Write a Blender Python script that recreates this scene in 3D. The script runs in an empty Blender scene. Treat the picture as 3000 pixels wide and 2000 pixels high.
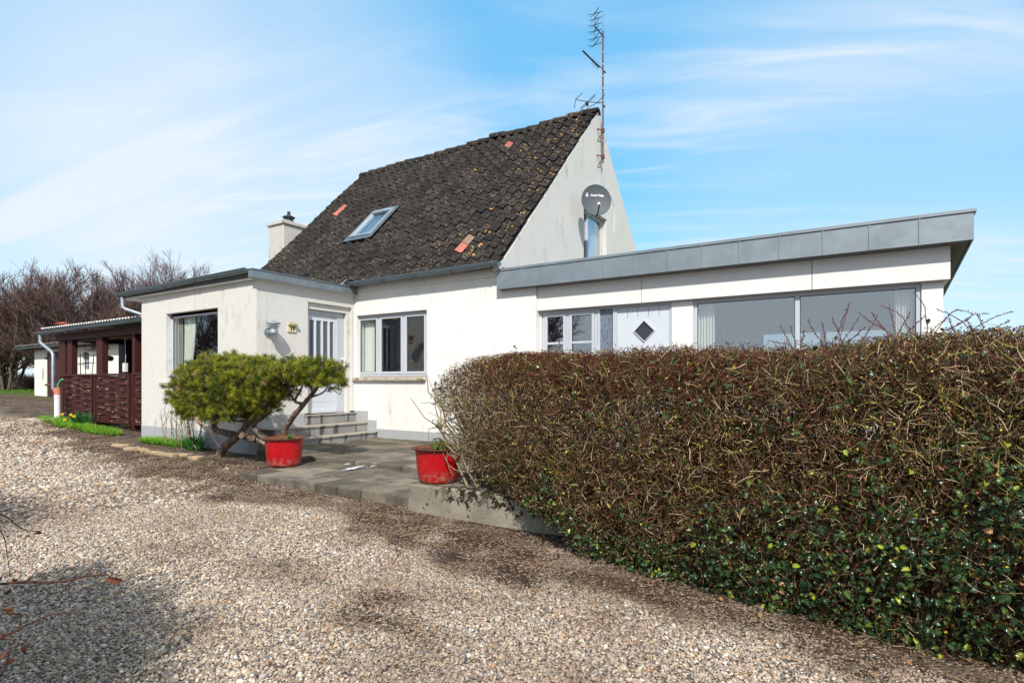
import bpy, bmesh, math, random
import numpy as np
from mathutils import Vector, Matrix
R = math.radians
random.seed(7); rng = np.random.default_rng(11)
S = bpy.context.scene
COL = S.collection
# ---------------------------------------------------------------- camera
EYE = 1.36; FOC = 1640.0; YAW = R(32.13)
cam = bpy.data.cameras.new('camera'); cam_o = bpy.data.objects.new('camera', cam); COL.objects.link(cam_o)
cam.sensor_width = 36; cam.lens = 36 * FOC / 3000; cam.shift_y = 117 / 3000
cam.clip_start = 0.05; cam.clip_end = 3000
cam_o.location = (0, 0, EYE); cam_o.rotation_euler = (R(90), 0, YAW)
S.camera = cam_o
S.view_settings.view_transform = 'Standard'; S.view_settings.look = 'None'
S.view_settings.exposure = 0.27; S.view_settings.gamma = 1
# ---------------------------------------------------------------- sun and sky
SUN_DIR = Vector((0.38, -0.56, 0.61)).normalized()
sun = bpy.data.lights.new('sun', 'SUN'); sun.energy = 4.5; sun.angle = R(0.53); sun.color = (1.0, 0.955, 0.885)
sun_o = bpy.data.objects.new('sun', sun); COL.objects.link(sun_o); sun_o.location = (5, -10, 14)
sun_o.rotation_euler = SUN_DIR.to_track_quat('Z', 'Y').to_euler()

def build_world():
    w = bpy.data.worlds.new('World'); S.world = w; w.use_nodes = True
    nt = w.node_tree; N = nt.nodes; L = nt.links; N.clear()
    out = N.new('ShaderNodeOutputWorld'); bg = N.new('ShaderNodeBackground'); bg.inputs[1].default_value = 0.112
    sky = N.new('ShaderNodeTexSky'); sky.sky_type = 'NISHITA'; sky.sun_disc = False
    sky.sun_elevation = math.asin(SUN_DIR.z); sky.sun_rotation = math.atan2(SUN_DIR.x, SUN_DIR.y)
    sky.altitude = 0; sky.air_density = 1.0; sky.dust_density = 0.6; sky.ozone_density = 2.2
    tc = N.new('ShaderNodeTexCoord')
    def math_(op, a, b=None):
        n = N.new('ShaderNodeMath'); n.operation = op
        for i, v in enumerate((a, b)):
            if v is None: continue
            if isinstance(v, (int, float)): n.inputs[i].default_value = v
            else: L.new(v, n.inputs[i])
        return n.outputs[0]
    sep = N.new('ShaderNodeSeparateXYZ'); L.new(tc.outputs['Generated'], sep.inputs[0])
    zz = math_('ADD', math_('MAXIMUM', sep.outputs[2], 0.0), 0.16)
    px = math_('DIVIDE', sep.outputs[0], zz); py = math_('DIVIDE', sep.outputs[1], zz)
    cmb = N.new('ShaderNodeCombineXYZ'); L.new(px, cmb.inputs[0]); L.new(py, cmb.inputs[1])
    def layer(rot, sc, nscale, detail, lo, hi, dist=0.6, off=(0, 0, 0)):
        m0 = N.new('ShaderNodeMapping'); m0.inputs['Rotation'].default_value = (0, 0, R(-rot)); L.new(cmb.outputs[0], m0.inputs[0])
        m = N.new('ShaderNodeMapping'); m.inputs['Scale'].default_value = sc
        m.inputs['Location'].default_value = off
        L.new(m0.outputs[0], m.inputs[0])
        n = N.new('ShaderNodeTexNoise'); n.inputs['Scale'].default_value = nscale; n.inputs['Detail'].default_value = detail
        n.inputs['Roughness'].default_value = 0.55; n.inputs['Distortion'].default_value = dist
        L.new(m.outputs[0], n.inputs[0])
        r = N.new('ShaderNodeMapRange'); r.interpolation_type = 'SMOOTHSTEP'
        r.inputs['From Min'].default_value = lo; r.inputs['From Max'].default_value = hi
        L.new(n.outputs[0], r.inputs[0]); return r.outputs[0]
    broad = layer(20, (0.40, 1.0, 1), 0.75, 3, 0.42, 0.72, 0.3, (3.1, 0.4, 0))
    streak = layer(17, (0.22, 1.2, 1), 1.7, 7, 0.45, 0.75, 1.0, (1.0, 5.2, 0))
    fine = layer(24, (0.30, 1.3, 1), 4.2, 8, 0.42, 0.75, 1.4, (7, 2, 0))
    m1 = math_('MULTIPLY', streak, math_('ADD', math_('MULTIPLY', broad, 0.8), 0.2))
    m2 = math_('MULTIPLY', math_('MULTIPLY', fine, broad), 0.45)
    # large soft veils of cirrus in two parts of the sky (fixed compass directions)
    def veil(d, width, amt):
        d = Vector(d).normalized()
        vm = N.new('ShaderNodeVectorMath'); vm.operation = 'DOT_PRODUCT'
        nn = N.new('ShaderNodeVectorMath'); nn.operation = 'NORMALIZE'; L.new(tc.outputs['Generated'], nn.inputs[0])
        L.new(nn.outputs[0], vm.inputs[0]); vm.inputs[1].default_value = d
        r = N.new('ShaderNodeMapRange'); r.interpolation_type = 'SMOOTHSTEP'
        r.inputs['From Min'].default_value = math.cos(R(width)); r.inputs['From Max'].default_value = 1.0
        r.inputs['To Max'].default_value = amt
        L.new(vm.outputs['Value'], r.inputs[0]); return r.outputs[0]
    v1 = veil((-0.98, 0.62, 0.34), 27, 0.80); v2 = veil((0.02, 1.1, 0.40), 22, 0.36); v3 = veil((-1.2, 0.42, 0.52), 16, 0.35)
    v = math_('ADD', math_('ADD', v1, v2), v3)
    v = math_('MULTIPLY', v, math_('ADD', math_('MULTIPLY', streak, 0.28), math_('ADD', 0.58, math_('MULTIPLY', broad, 0.3))))
    m = math_('ADD', math_('ADD', math_('MULTIPLY', m1, 0.45), m2), v)
    # pale horizon band
    hz = N.new('ShaderNodeMapRange'); hz.interpolation_type = 'SMOOTHSTEP'
    hz.inputs['From Min'].default_value = 0.30; hz.inputs['From Max'].default_value = -0.02
    hz.inputs['To Max'].default_value = 0.58; L.new(sep.outputs[2], hz.inputs[0])
    m = math_('ADD', m, hz.outputs[0])
    # whitish haze added out of view, overhead and sunward, to neutralise blue fill light
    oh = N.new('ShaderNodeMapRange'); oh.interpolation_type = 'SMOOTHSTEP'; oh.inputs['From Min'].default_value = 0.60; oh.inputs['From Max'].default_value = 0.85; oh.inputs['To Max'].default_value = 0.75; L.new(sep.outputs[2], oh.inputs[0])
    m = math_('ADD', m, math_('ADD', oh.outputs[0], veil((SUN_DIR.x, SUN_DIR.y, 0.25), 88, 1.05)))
    m = math_('MINIMUM', m, 0.90)
    tint = N.new('ShaderNodeMix'); tint.data_type = 'RGBA'; tint.blend_type = 'MULTIPLY'; tint.inputs[0].default_value = 1
    L.new(sky.outputs[0], tint.inputs[6]); tint.inputs[7].default_value = SKY_TINT
    base = N.new('ShaderNodeMix'); base.data_type = 'RGBA'; base.inputs[0].default_value = 0.6; L.new(tint.outputs[2], base.inputs[6]); base.inputs[7].default_value = SKY_BLUE
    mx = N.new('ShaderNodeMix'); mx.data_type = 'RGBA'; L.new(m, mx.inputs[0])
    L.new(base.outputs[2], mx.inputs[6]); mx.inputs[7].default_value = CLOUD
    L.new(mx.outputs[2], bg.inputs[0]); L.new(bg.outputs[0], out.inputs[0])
SKY_TINT = (1.25, 1.55, 1.50, 1)
CLOUD = (6.5, 6.95, 7.4, 1)
SKY_BLUE = (1.55, 5.2, 8.6, 1)
build_world()

# ---------------------------------------------------------------- helpers
def tag(o, label=None, cat=None, group=None, kind=None):
    if label: o['label'] = label
    if cat: o['category'] = cat
    if group: o['group'] = group
    if kind: o['kind'] = kind
    return o
def empty(name, loc, label, cat, group=None):
    o = bpy.data.objects.new(name, None); o.empty_display_size = 0.2; COL.objects.link(o); o.location = loc
    return tag(o, label, cat, group)
def wloc(o):
    v = Vector((0, 0, 0))
    while o is not None: v += Vector(o.location); o = o.parent
    return v
def link(name, me, mat, parent=None, local=False):
    """mesh coordinates are world coordinates unless local"""
    o = bpy.data.objects.new(name, me); COL.objects.link(o)
    for m in (mat if isinstance(mat, (list, tuple)) else [mat]): me.materials.append(m)
    if parent is not None:
        o.parent = parent
        if not local: o.location = -wloc(parent)
    return o
def settle(o):
    """move a world-coordinate mesh object's origin to its base centre"""
    me = o.data; n = len(me.vertices); co = np.empty(n * 3); me.vertices.foreach_get('co', co); co = co.reshape(-1, 3)
    c = (co.min(0) + co.max(0)) / 2; c[2] = co[:, 2].min()
    me.vertices.foreach_set('co', (co - c).ravel()); o.location = Vector(o.location) + Vector(c); return o
def bev(o, w=0.004, seg=2):
    m = o.modifiers.new('bevel', 'BEVEL'); m.width = w; m.segments = seg; m.limit_method = 'ANGLE'; m.angle_limit = R(40)
    return o
class MB:
    def __init__(s): s.v = []; s.f = []; s.mi = []; s.sm = []
    def add(s, vs, fs, mi=0, sm=False):
        b = len(s.v); s.v += [tuple(map(float, v)) for v in vs]
        for f in fs: s.f.append([b + i for i in f]); s.mi.append(mi); s.sm.append(sm)
        return s
    def box(s, x0, x1, y0, y1, z0, z1, mi=0):
        vs = [(x, y, z) for x in (x0, x1) for y in (y0, y1) for z in (z0, z1)]
        return s.add(vs, [(0, 1, 3, 2), (4, 6, 7, 5), (0, 4, 5, 1), (2, 3, 7, 6), (0, 2, 6, 4), (1, 5, 7, 3)], mi)
    def hexa(s, b, t, mi=0):  # four bottom corners CCW, four top corners
        return s.add(list(b) + list(t), [(3, 2, 1, 0), (4, 5, 6, 7), (0, 1, 5, 4), (1, 2, 6, 5), (2, 3, 7, 6), (3, 0, 4, 7)], mi)
    def tube(s, pts, r, n=8, mi=0, cap=True, sm=True):
        pts = [Vector(p) for p in pts]; K = len(pts)
        rs = r if isinstance(r, (list, tuple)) else [r] * K
        vs = []; up = None
        for i, p in enumerate(pts):
            t = (pts[min(i + 1, K - 1)] - pts[max(i - 1, 0)]).normalized()
            if up is None:
                up = Vector((0, 0, 1)) if abs(t.z) < 0.9 else Vector((1, 0, 0))
            a = t.cross(up).normalized(); b = a.cross(t).normalized(); up = b
            for j in range(n):
                q = 2 * math.pi * j / n
                vs.append(p + (a * math.cos(q) + b * math.sin(q)) * rs[i])
        fs = [(i * n + j, i * n + (j + 1) % n, (i + 1) * n + (j + 1) % n, (i + 1) * n + j) for i in range(K - 1) for j in range(n)]
        s.add(vs, fs, mi, sm)
        if cap: s.add(vs[:n][::-1], [tuple(range(n))], mi); s.add(vs[-n:], [tuple(range(n))], mi)
        return s
    def lathe(s, prof, c, n=32, mi=0, sm=True):
        c = Vector(c); vs = []
        for (r, z) in prof:
            for j in range(n):
                q = 2 * math.pi * j / n; vs.append((c.x + r * math.cos(q), c.y + r * math.sin(q), c.z + z))
        fs = [(i * n + j, i * n + (j + 1) % n, (i + 1) * n + (j + 1) % n, (i + 1) * n + j) for i in range(len(prof) - 1) for j in range(n)]
        return s.add(vs, fs, mi, sm)
    def build(s, name, mat, parent=None, local=False):
        me = bpy.data.meshes.new(name); me.from_pydata(s.v, [], s.f); me.validate()
        if len(me.polygons) == len(s.f):
            me.polygons.foreach_set('material_index', s.mi); me.polygons.foreach_set('use_smooth', s.sm)
        me.update(); return link(name, me, mat, parent, local)
def npmesh(name, V, F, mat, parent=None, col=None, smooth=False, mi=None, local=False):
    """V (n,3), F (m,k) with k = 3 or 4; col (n,3) per vertex colour"""
    V = np.asarray(V, np.float32); F = np.asarray(F, np.int32); m, k = F.shape
    me = bpy.data.meshes.new(name); me.vertices.add(len(V)); me.vertices.foreach_set('co', V.ravel())
    me.loops.add(m * k); me.loops.foreach_set('vertex_index', F.ravel())
    me.polygons.add(m); me.polygons.foreach_set('loop_start', np.arange(m, dtype=np.int32) * k)
    if smooth: me.polygons.foreach_set('use_smooth', np.ones(m, bool))
    else: me.polygons.foreach_set('use_smooth', np.zeros(m, bool))
    if mi is not None: me.polygons.foreach_set('material_index', np.asarray(mi, np.int32))
    if col is not None:
        a = me.attributes.new('tone', 'FLOAT_COLOR', 'POINT')
        a.data.foreach_set('color', np.concatenate([col, np.ones((len(col), 1))], 1).astype(np.float32).ravel())
    me.update(calc_edges=True)
    return link(name, me, mat, parent, local)
def tubes_np(P, Rr, n=3):
    """P (N,K,3) polylines, Rr (N,K) radii -> V,F(quads)"""
    N, K, _ = P.shape
    T = np.empty_like(P); T[:, 1:-1] = P[:, 2:] - P[:, :-2]; T[:, 0] = P[:, 1] - P[:, 0]; T[:, -1] = P[:, -1] - P[:, -2]
    T /= np.linalg.norm(T, axis=2, keepdims=True) + 1e-9
    ref = np.tile(np.array([0.31, 0.22, 0.93]), (N, 1)); bad = np.abs((T[:, 0] * ref).sum(1)) > 0.9; ref[bad] = (0.9, -0.3, 0.1)
    A = np.cross(T, ref[:, None, :]); A /= np.linalg.norm(A, axis=2, keepdims=True) + 1e-9; B = np.cross(A, T)
    q = np.arange(n) * 2 * np.pi / n
    V = P[:, :, None, :] + Rr[:, :, None, None] * (A[:, :, None, :] * np.cos(q)[None, None, :, None] + B[:, :, None, :] * np.sin(q)[None, None, :, None])
    base = (np.arange(N) * K * n)[:, None, None]; i = np.arange(K - 1)[None, :, None] * n; j = np.arange(n)[None, None, :]
    a = base + i + j; b = base + i + (j + 1) % n
    F = np.stack([a, b, b + n, a + n], -1).reshape(-1, 4)
    return V.reshape(-1, 3), F
def unit(a): return a / (np.linalg.norm(a, axis=-1, keepdims=True) + 1e-9)
def at(u, v, Y=None, X=None, Z=None):
    """place on a wall or ground plane seen through photo point (u, v)"""
    s, c = math.sin(YAW), math.cos(YAW); r = (u - 1500) / FOC; t = (1117 - v) / FOC
    d = (r * c - s, r * s + c, t)
    k = Y / d[1] if Y is not None else X / d[0] if X is not None else (Z - EYE) / t
    return Vector((d[0] * k, d[1] * k, EYE + t * k))

# ---------------------------------------------------------------- materials
class NT:
    def __init__(s, name, rough=0.7, spec=0.3, metal=0.0):
        s.m = bpy.data.materials.new(name); s.m.use_nodes = True; s.t = s.m.node_tree; s.N = s.t.nodes; s.L = s.t.links
        s.b = s.N['Principled BSDF']; s.b.inputs['Roughness'].default_value = rough
        s.b.inputs['Specular IOR Level'].default_value = spec; s.b.inputs['Metallic'].default_value = metal
        s.tc = s.N.new('ShaderNodeTexCoord'); s.geo = s.N.new('ShaderNodeNewGeometry')
    def pos(s, sc=(1, 1, 1), rot=(0, 0, 0)):
        mp = s.N.new('ShaderNodeMapping'); mp.inputs['Scale'].default_value = sc; mp.inputs['Rotation'].default_value = rot
        s.L.new(s.geo.outputs['Position'], mp.inputs[0]); return mp.outputs[0]
    def noise(s, scale, detail=4, rough=0.6, vec=None, dist=0.0):
        n = s.N.new('ShaderNodeTexNoise'); n.inputs['Scale'].default_value = scale; n.inputs['Detail'].default_value = detail
        n.inputs['Roughness'].default_value = rough; n.inputs['Distortion'].default_value = dist
        s.L.new(vec if vec is not None else s.pos(), n.inputs[0]); return n.outputs[0]
    def vor(s, scale, feat='F1', out='Distance', vec=None, rnd=1.0):
        n = s.N.new('ShaderNodeTexVoronoi'); n.feature = feat; n.inputs['Scale'].default_value = scale
        n.inputs['Randomness'].default_value = rnd
        s.L.new(vec if vec is not None else s.pos(), n.inputs[0]); return n.outputs[out]
    def ramp(s, x, stops, interp='LINEAR'):
        n = s.N.new('ShaderNodeValToRGB'); e = n.color_ramp.elements; n.color_ramp.interpolation = interp
        while len(e) < len(stops): e.new(0.5)
        for el, (p, c) in zip(e, stops):
            el.position = p; el.color = (c if isinstance(c, tuple) else (c, c, c)) + (1,)
        s.L.new(x, n.inputs[0]); return n.outputs[0]
    def rng(s, x, a, b, c=0.0, d=1.0):
        n = s.N.new('ShaderNodeMapRange'); n.interpolation_type = 'SMOOTHSTEP'
        for i, v in enumerate((a, b, c, d)): n.inputs[i + 1].default_value = v
        s.L.new(x, n.inputs[0]); return n.outputs[0]
    def mix(s, f, a, b, mode='MIX'):
        n = s.N.new('ShaderNodeMix'); n.data_type = 'RGBA'; n.blend_type = mode
        for i, v in ((0, f), (6, a), (7, b)):
            if isinstance(v, tuple): n.inputs[i].default_value = v + (1,) if len(v) == 3 else v
            elif isinstance(v, (int, float)): n.inputs[i].default_value = v
            else: s.L.new(v, n.inputs[i])
        return n.outputs[2]
    def math(s, op, a, b=0.0):
        n = s.N.new('ShaderNodeMath'); n.operation = op
        for i, v in enumerate((a, b)):
            if isinstance(v, (int, float)): n.inputs[i].default_value = v
            else: s.L.new(v, n.inputs[i])
        return n.outputs[0]
    def sep(s, v):
        n = s.N.new('ShaderNodeSeparateXYZ'); s.L.new(v, n.inputs[0]); return n.outputs
    def attr(s, name='tone'):
        n = s.N.new('ShaderNodeAttribute'); n.attribute_name = name; return n.outputs['Color']
    def color(s, c):
        if isinstance(c, tuple): s.b.inputs['Base Color'].default_value = c + (1,)
        else: s.L.new(c, s.b.inputs['Base Color'])
        return s
    def rough(s, x): s.L.new(x, s.b.inputs['Roughness']); return s
    def bump(s, h, strength=0.3, dist=0.01):
        n = s.N.new('ShaderNodeBump'); n.inputs['Strength'].default_value = strength; n.inputs['Distance'].default_value = dist
        s.L.new(h, n.inputs['Height']); s.L.new(n.outputs[0], s.b.inputs['Normal']); return s

def stucco(name, base, dirt=(0.40, 0.36, 0.30), amt=0.55, streak=0.5):
    m = NT(name, 0.92, 0.15)
    big = m.noise(0.7, 4, 0.6); mid = m.noise(3.5, 5, 0.65)
    st = m.noise(1.0, 6, 0.68, m.pos((6, 6, 0.8)), 0.25); st2 = m.noise(1.0, 7, 0.72, m.pos((24, 24, 2.6)), 0.3)
    s1 = m.math('MULTIPLY', m.rng(st, 0.50, 0.78), m.rng(mid, 0.40, 0.66))
    s2 = m.math('MULTIPLY', m.rng(st2, 0.56, 0.70), m.rng(big, 0.46, 0.60))
    f = m.math('MINIMUM', m.math('ADD', m.math('MULTIPLY', s1, streak), m.math('MULTIPLY', s2, streak * 0.9)), 1.0)
    c = m.mix(m.rng(mid, 0.35, 0.75, 0, 0.35), base, tuple(x * 0.9 for x in base))
    c = m.mix(m.rng(big, 0.35, 0.7, 0, 0.30), c, (base[0] * 0.93, base[1] * 0.91, base[2] * 0.86))
    c = m.mix(m.math('MULTIPLY', f, amt), c, dirt)
    spk = m.rng(m.noise(55, 2, 0.5), 0.70, 0.78, 0, 0.35)
    c = m.mix(m.math('MULTIPLY', spk, m.rng(mid, 0.5, 0.65)), c, dirt)
    m.color(c); m.bump(m.math('ADD', m.noise(60, 4, 0.6), m.math('MULTIPLY', m.noise(9, 3), 1.5)), 0.35, 0.006)
    return m.m
M = {}
M['render'] = stucco('white_render', (0.74, 0.727, 0.70), dirt=(0.36, 0.34, 0.31), amt=0.65, streak=0.9)
M['render_annex'] = stucco('white_render_weathered', (0.61, 0.597, 0.57), dirt=(0.30, 0.28, 0.25), amt=0.85, streak=1.1)
M['gable'] = stucco('white_render_gable', (0.58, 0.57, 0.548), dirt=(0.30, 0.28, 0.25), amt=0.85, streak=1.0)
M['panel'] = stucco('white_board', (0.72, 0.715, 0.705), amt=0.3, streak=0.3)
M['plinth'] = stucco('grey_plinth_paint', (0.36, 0.37, 0.385), dirt=(0.22, 0.22, 0.20), amt=0.5, streak=0.4)
M['chimney'] = stucco('chimney_render', (0.50, 0.48, 0.45), dirt=(0.12, 0.11, 0.10), amt=1.0, streak=1.6)
M['shedwall'] = stucco('shed_render', (0.80, 0.78, 0.72), dirt=(0.45, 0.36, 0.24), amt=0.6, streak=0.8)
def concrete(name, a, b, moss=None, lo=0.5, hi=0.62, sc=7):
    m = NT(name, 0.93, 0.15)
    c = m.mix(m.rng(m.noise(2.2, 6, 0.65), 0.35, 0.68), a, b)
    c = m.mix(m.rng(m.noise(160, 2, 0.5), 0.35, 0.72, 0, 0.5), c, tuple(x * 0.55 for x in a))
    c = m.mix(m.rng(m.noise(90, 2, 0.5), 0.68, 0.8, 0, 0.5), c, (0.6, 0.56, 0.5))
    if moss:
        z = m.sep(m.geo.outputs['Position'])[2]
        zt = m.rng(z, 0.0, 0.30, -0.10, 0.07) if sc == 14 else 0.0
        f = m.math('MULTIPLY', m.rng(m.math('ADD', m.noise(sc, 6, 0.7), zt), lo, hi), m.rng(m.noise(2.2, 2, 0.5), 0.36, 0.50))
        c = m.mix(f, c, moss)
    m.color(c); m.bump(m.math('ADD', m.noise(70, 5, 0.7), m.noise(14, 5, 0.7)), 0.8, 0.012); return m.m
M['wallconc'] = concrete('retaining_concrete', (0.23, 0.20, 0.155), (0.34, 0.31, 0.25), moss=(0.028, 0.020, 0.009), lo=0.50, hi=0.56, sc=14)
M['sill'] = concrete('sill_concrete', (0.42, 0.38, 0.30), (0.55, 0.50, 0.42), moss=(0.20, 0.16, 0.09))
def slab_mat():
    m = NT('paving_slab', 0.93, 0.12)
    # each slab keeps its own tone through the per-vertex tone attribute
    base = m.attr('tone')
    blot = m.rng(m.noise(1.9, 6, 0.68), 0.40, 0.62)
    c = m.mix(m.math('MULTIPLY', blot, 0.75), base, (0.060, 0.055, 0.048))
    c = m.mix(m.rng(m.noise(6, 5, 0.7), 0.50, 0.72, 0, 0.6), c, (0.20, 0.168, 0.122))
    c = m.mix(m.rng(m.noise(120, 2), 0.62, 0.78, 0, 0.6), c, (0.42, 0.39, 0.34))
    m.color(c); m.bump(m.noise(60, 5, 0.7), 0.6, 0.006); return m.m
M['slab'] = slab_mat()
def step_mat():
    m = NT('step_concrete', 0.92, 0.15)
    n = m.noise(1.0, 4, 0.6, m.pos((1, 5.0, 0.6)))
    c = m.mix(m.rng(m.noise(3, 5, 0.65), 0.35, 0.7), (0.21, 0.21, 0.21), (0.30, 0.295, 0.28))
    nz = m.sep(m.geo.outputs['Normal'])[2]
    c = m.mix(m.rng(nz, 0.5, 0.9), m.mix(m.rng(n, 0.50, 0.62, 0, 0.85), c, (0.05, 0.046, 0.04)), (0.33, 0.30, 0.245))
    c = m.mix(m.rng(m.noise(11, 6, 0.7), 0.52, 0.7, 0, 0.45), c, (0.10, 0.095, 0.08))
    m.color(c); m.bump(m.noise(60, 4), 0.4, 0.005); return m.m
M['step'] = step_mat()
def paint(name, c, rough=0.5, wear=0.25, wc=None, spec=0.35, grain=(30, 30, 3)):
    m = NT(name, rough, spec)
    wc = wc or tuple(x * 0.6 for x in c)
    k = m.mix(m.rng(m.noise(1.0, 5, 0.65, m.pos(grain)), 0.5, 0.75, 0, wear), c, wc)
    k = m.mix(m.rng(m.noise(3, 4), 0.45, 0.7, 0, wear), k, tuple(x * 0.88 for x in c))
    m.color(k); m.bump(m.noise(1.0, 4, 0.6, m.pos((60, 60, 8))), 0.2, 0.003); return m.m
M['frame'] = paint('grey_frame_paint', (0.47, 0.50, 0.55), 0.55, 0.35, (0.30, 0.30, 0.30))
M['door'] = paint('pale_grey_door_paint', (0.55, 0.585, 0.64), 0.5, 0.2)
M['cream'] = paint('cream_paint', (0.72, 0.68, 0.55), 0.45, 0.3)
M['rubber'] = paint('dark_gasket', (0.05, 0.04, 0.035), 0.7, 0.2)
M['brown'] = paint('dark_red_brown_timber', (0.052, 0.012, 0.009), 0.6, 0.4, (0.028, 0.009, 0.007))
def woven_mat():
    m = NT('woven_board_paint', 0.6, 0.3)
    # flaked paint: thin pale horizontal slivers
    n = m.noise(1.0, 4, 0.6, m.pos((4.5, 4.5, 60)))
    f = m.math('MULTIPLY', m.rng(n, 0.605, 0.63), m.rng(m.noise(2.6, 4, 0.7), 0.46, 0.54))
    c = m.mix(m.rng(m.noise(8, 4), 0.3, 0.7), (0.070, 0.016, 0.012), (0.042, 0.011, 0.009))
    m.color(m.mix(f, c, (0.50, 0.40, 0.33))); m.bump(m.noise(1.0, 4, 0.6, m.pos((6, 6, 90))), 0.3, 0.003); return m.m
M['woven'] = woven_mat()
def zinc(name, c, rough=0.42):
    m = NT(name, rough, 0.5, 0.55)
    k = m.mix(m.rng(m.noise(2.4, 5, 0.6), 0.3, 0.7), c, tuple(x * 1.22 for x in c))
    k = m.mix(m.rng(m.noise(1, 5, 0.7, m.pos((22, 22, 2.5))), 0.55, 0.75, 0, 0.45), k, tuple(x * 0.7 for x in c))
    m.color(k); m.rough(m.rng(m.noise(5, 4), 0.3, 0.7, rough - 0.08, rough + 0.15)); m.bump(m.noise(3.5, 3), 0.12, 0.02); return m.m
M['zinc'] = zinc('zinc_sheet', (0.215, 0.25, 0.275), 0.50)
M['gutter'] = zinc('zinc_gutter', (0.13, 0.165, 0.185), 0.42)
M['galv'] = zinc('galvanised_pipe', (0.26, 0.31, 0.35), 0.5)
M['lampmetal'] = zinc('lamp_metal', (0.30, 0.34, 0.38), 0.45); M['chrome'] = zinc('brushed_steel', (0.42, 0.45, 0.48), 0.25)
M['roofing'] = paint('roofing_felt', (0.10, 0.10, 0.10), 0.9)
M['soffit'] = paint('dark_soffit', (0.16, 0.15, 0.15), 0.8)
def tile_mat(name, base, alt, speck, liche=1.0):
    m = NT(name, 0.85, 0.2)
    c = m.mix(m.rng(m.noise(2.3, 5, 0.7), 0.4, 0.65), base, alt)
    c = m.mix(m.math('MULTIPLY', m.rng(m.noise(24, 6, 0.85), 0.535, 0.61), m.rng(m.noise(1.8, 4, 0.7), 0.42, 0.58, 0.12, 0.95)), c, speck)
    x = m.sep(m.geo.outputs['Position'])[0]
    dens = m.rng(x, -8.5, -5.8, 0.0, 0.075)
    thr = m.math('SUBTRACT', 0.735, dens)
    li = m.math('GREATER_THAN', m.noise(9.0, 3, 0.5, m.pos((1, 1, 1.0))), thr)
    li = m.math('MULTIPLY', li, liche)
    c = m.mix(li, c, m.mix(m.noise(30, 3), (0.42, 0.20, 0.02), (0.30, 0.22, 0.08)))
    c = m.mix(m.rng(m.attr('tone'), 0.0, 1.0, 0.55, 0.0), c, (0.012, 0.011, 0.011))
    m.color(c); m.bump(m.noise(45, 5, 0.7), 0.5, 0.006); return m.m
M['tile'] = tile_mat('charcoal_tile', (0.0135, 0.0128, 0.0125), (0.029, 0.0245, 0.022), (0.28, 0.21, 0.16))
M['tile_red'] = tile_mat('terracotta_tile', (0.46, 0.155, 0.11), (0.40, 0.14, 0.10), (0.50, 0.33, 0.26), 0.0)
M['tile_pale'] = tile_mat('weathered_tile', (0.30, 0.20, 0.15), (0.24, 0.18, 0.14), (0.40, 0.33, 0.26), 0.3)
def glass_mat(name, refl=0.12, tint=(0.93, 0.95, 0.95)):
    m = bpy.data.materials.new(name); m.use_nodes = True; t = m.node_tree; N = t.nodes; L = t.links; N.clear()
    out = N.new('ShaderNodeOutputMaterial'); mx = N.new('ShaderNodeMixShader'); tr = N.new('ShaderNodeBsdfTransparent'); gl = N.new('ShaderNodeBsdfGlossy')
    tr.inputs[0].default_value = tint + (1,); gl.inputs['Roughness'].default_value = 0.0; gl.inputs[0].default_value = (0.95, 0.97, 1, 1)
    lw0 = N.new('ShaderNodeLayerWeight'); lw0.inputs[0].default_value = 0.5; lw = N.new('ShaderNodeMath'); lw.operation = 'POWER'; lw.inputs[1].default_value = 4.5; L.new(lw0.outputs['Facing'], lw.inputs[0])
    ad = N.new('ShaderNodeMath'); ad.operation = 'ADD'; ad.inputs[1].default_value = refl; ad.use_clamp = True
    L.new(lw.outputs[0], ad.inputs[0]); L.new(ad.outputs[0], mx.inputs[0]); L.new(tr.outputs[0], mx.inputs[1]); L.new(gl.outputs[0], mx.inputs[2])
    nz = N.new('ShaderNodeTexNoise'); nz.inputs['Scale'].default_value = 0.9; bp = N.new('ShaderNodeBump'); bp.inputs['Strength'].default_value = 0.05; bp.inputs['Distance'].default_value = 0.02
    g = N.new('ShaderNodeNewGeometry'); L.new(g.outputs['Position'], nz.inputs[0]); L.new(nz.outputs[0], bp.inputs['Height']); L.new(bp.outputs[0], gl.inputs['Normal'])
    L.new(mx.outputs[0], out.inputs[0]); return m
M['glass'] = glass_mat('window_glass', 0.07)
M['glass_wide'] = glass_mat('picture_window_glass', 0.19, (0.92, 0.93, 0.94))
def frosted():
    m = NT('ribbed_obscure_glass', 0.35, 0.5)
    m.color(m.mix(m.rng(m.vor(22, vec=m.pos((1, 1, 1))), 0.1, 0.6), (0.07, 0.09, 0.12), (0.16, 0.19, 0.24))); m.bump(m.vor(45), 0.4, 0.004); return m.m
M['frosted'] = frosted()
M['doorglass'] = paint('door_glass_dark', (0.10, 0.115, 0.13), 0.18, 0.1, spec=0.5)
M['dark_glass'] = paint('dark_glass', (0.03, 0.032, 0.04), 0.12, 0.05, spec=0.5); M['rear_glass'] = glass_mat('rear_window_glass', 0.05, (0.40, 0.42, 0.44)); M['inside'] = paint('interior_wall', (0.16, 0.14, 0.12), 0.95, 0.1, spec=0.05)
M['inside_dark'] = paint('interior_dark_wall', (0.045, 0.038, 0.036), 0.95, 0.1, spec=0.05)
M['inside_light'] = paint('interior_pale_wall', (0.45, 0.43, 0.40), 0.95, 0.1, spec=0.05)
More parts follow.
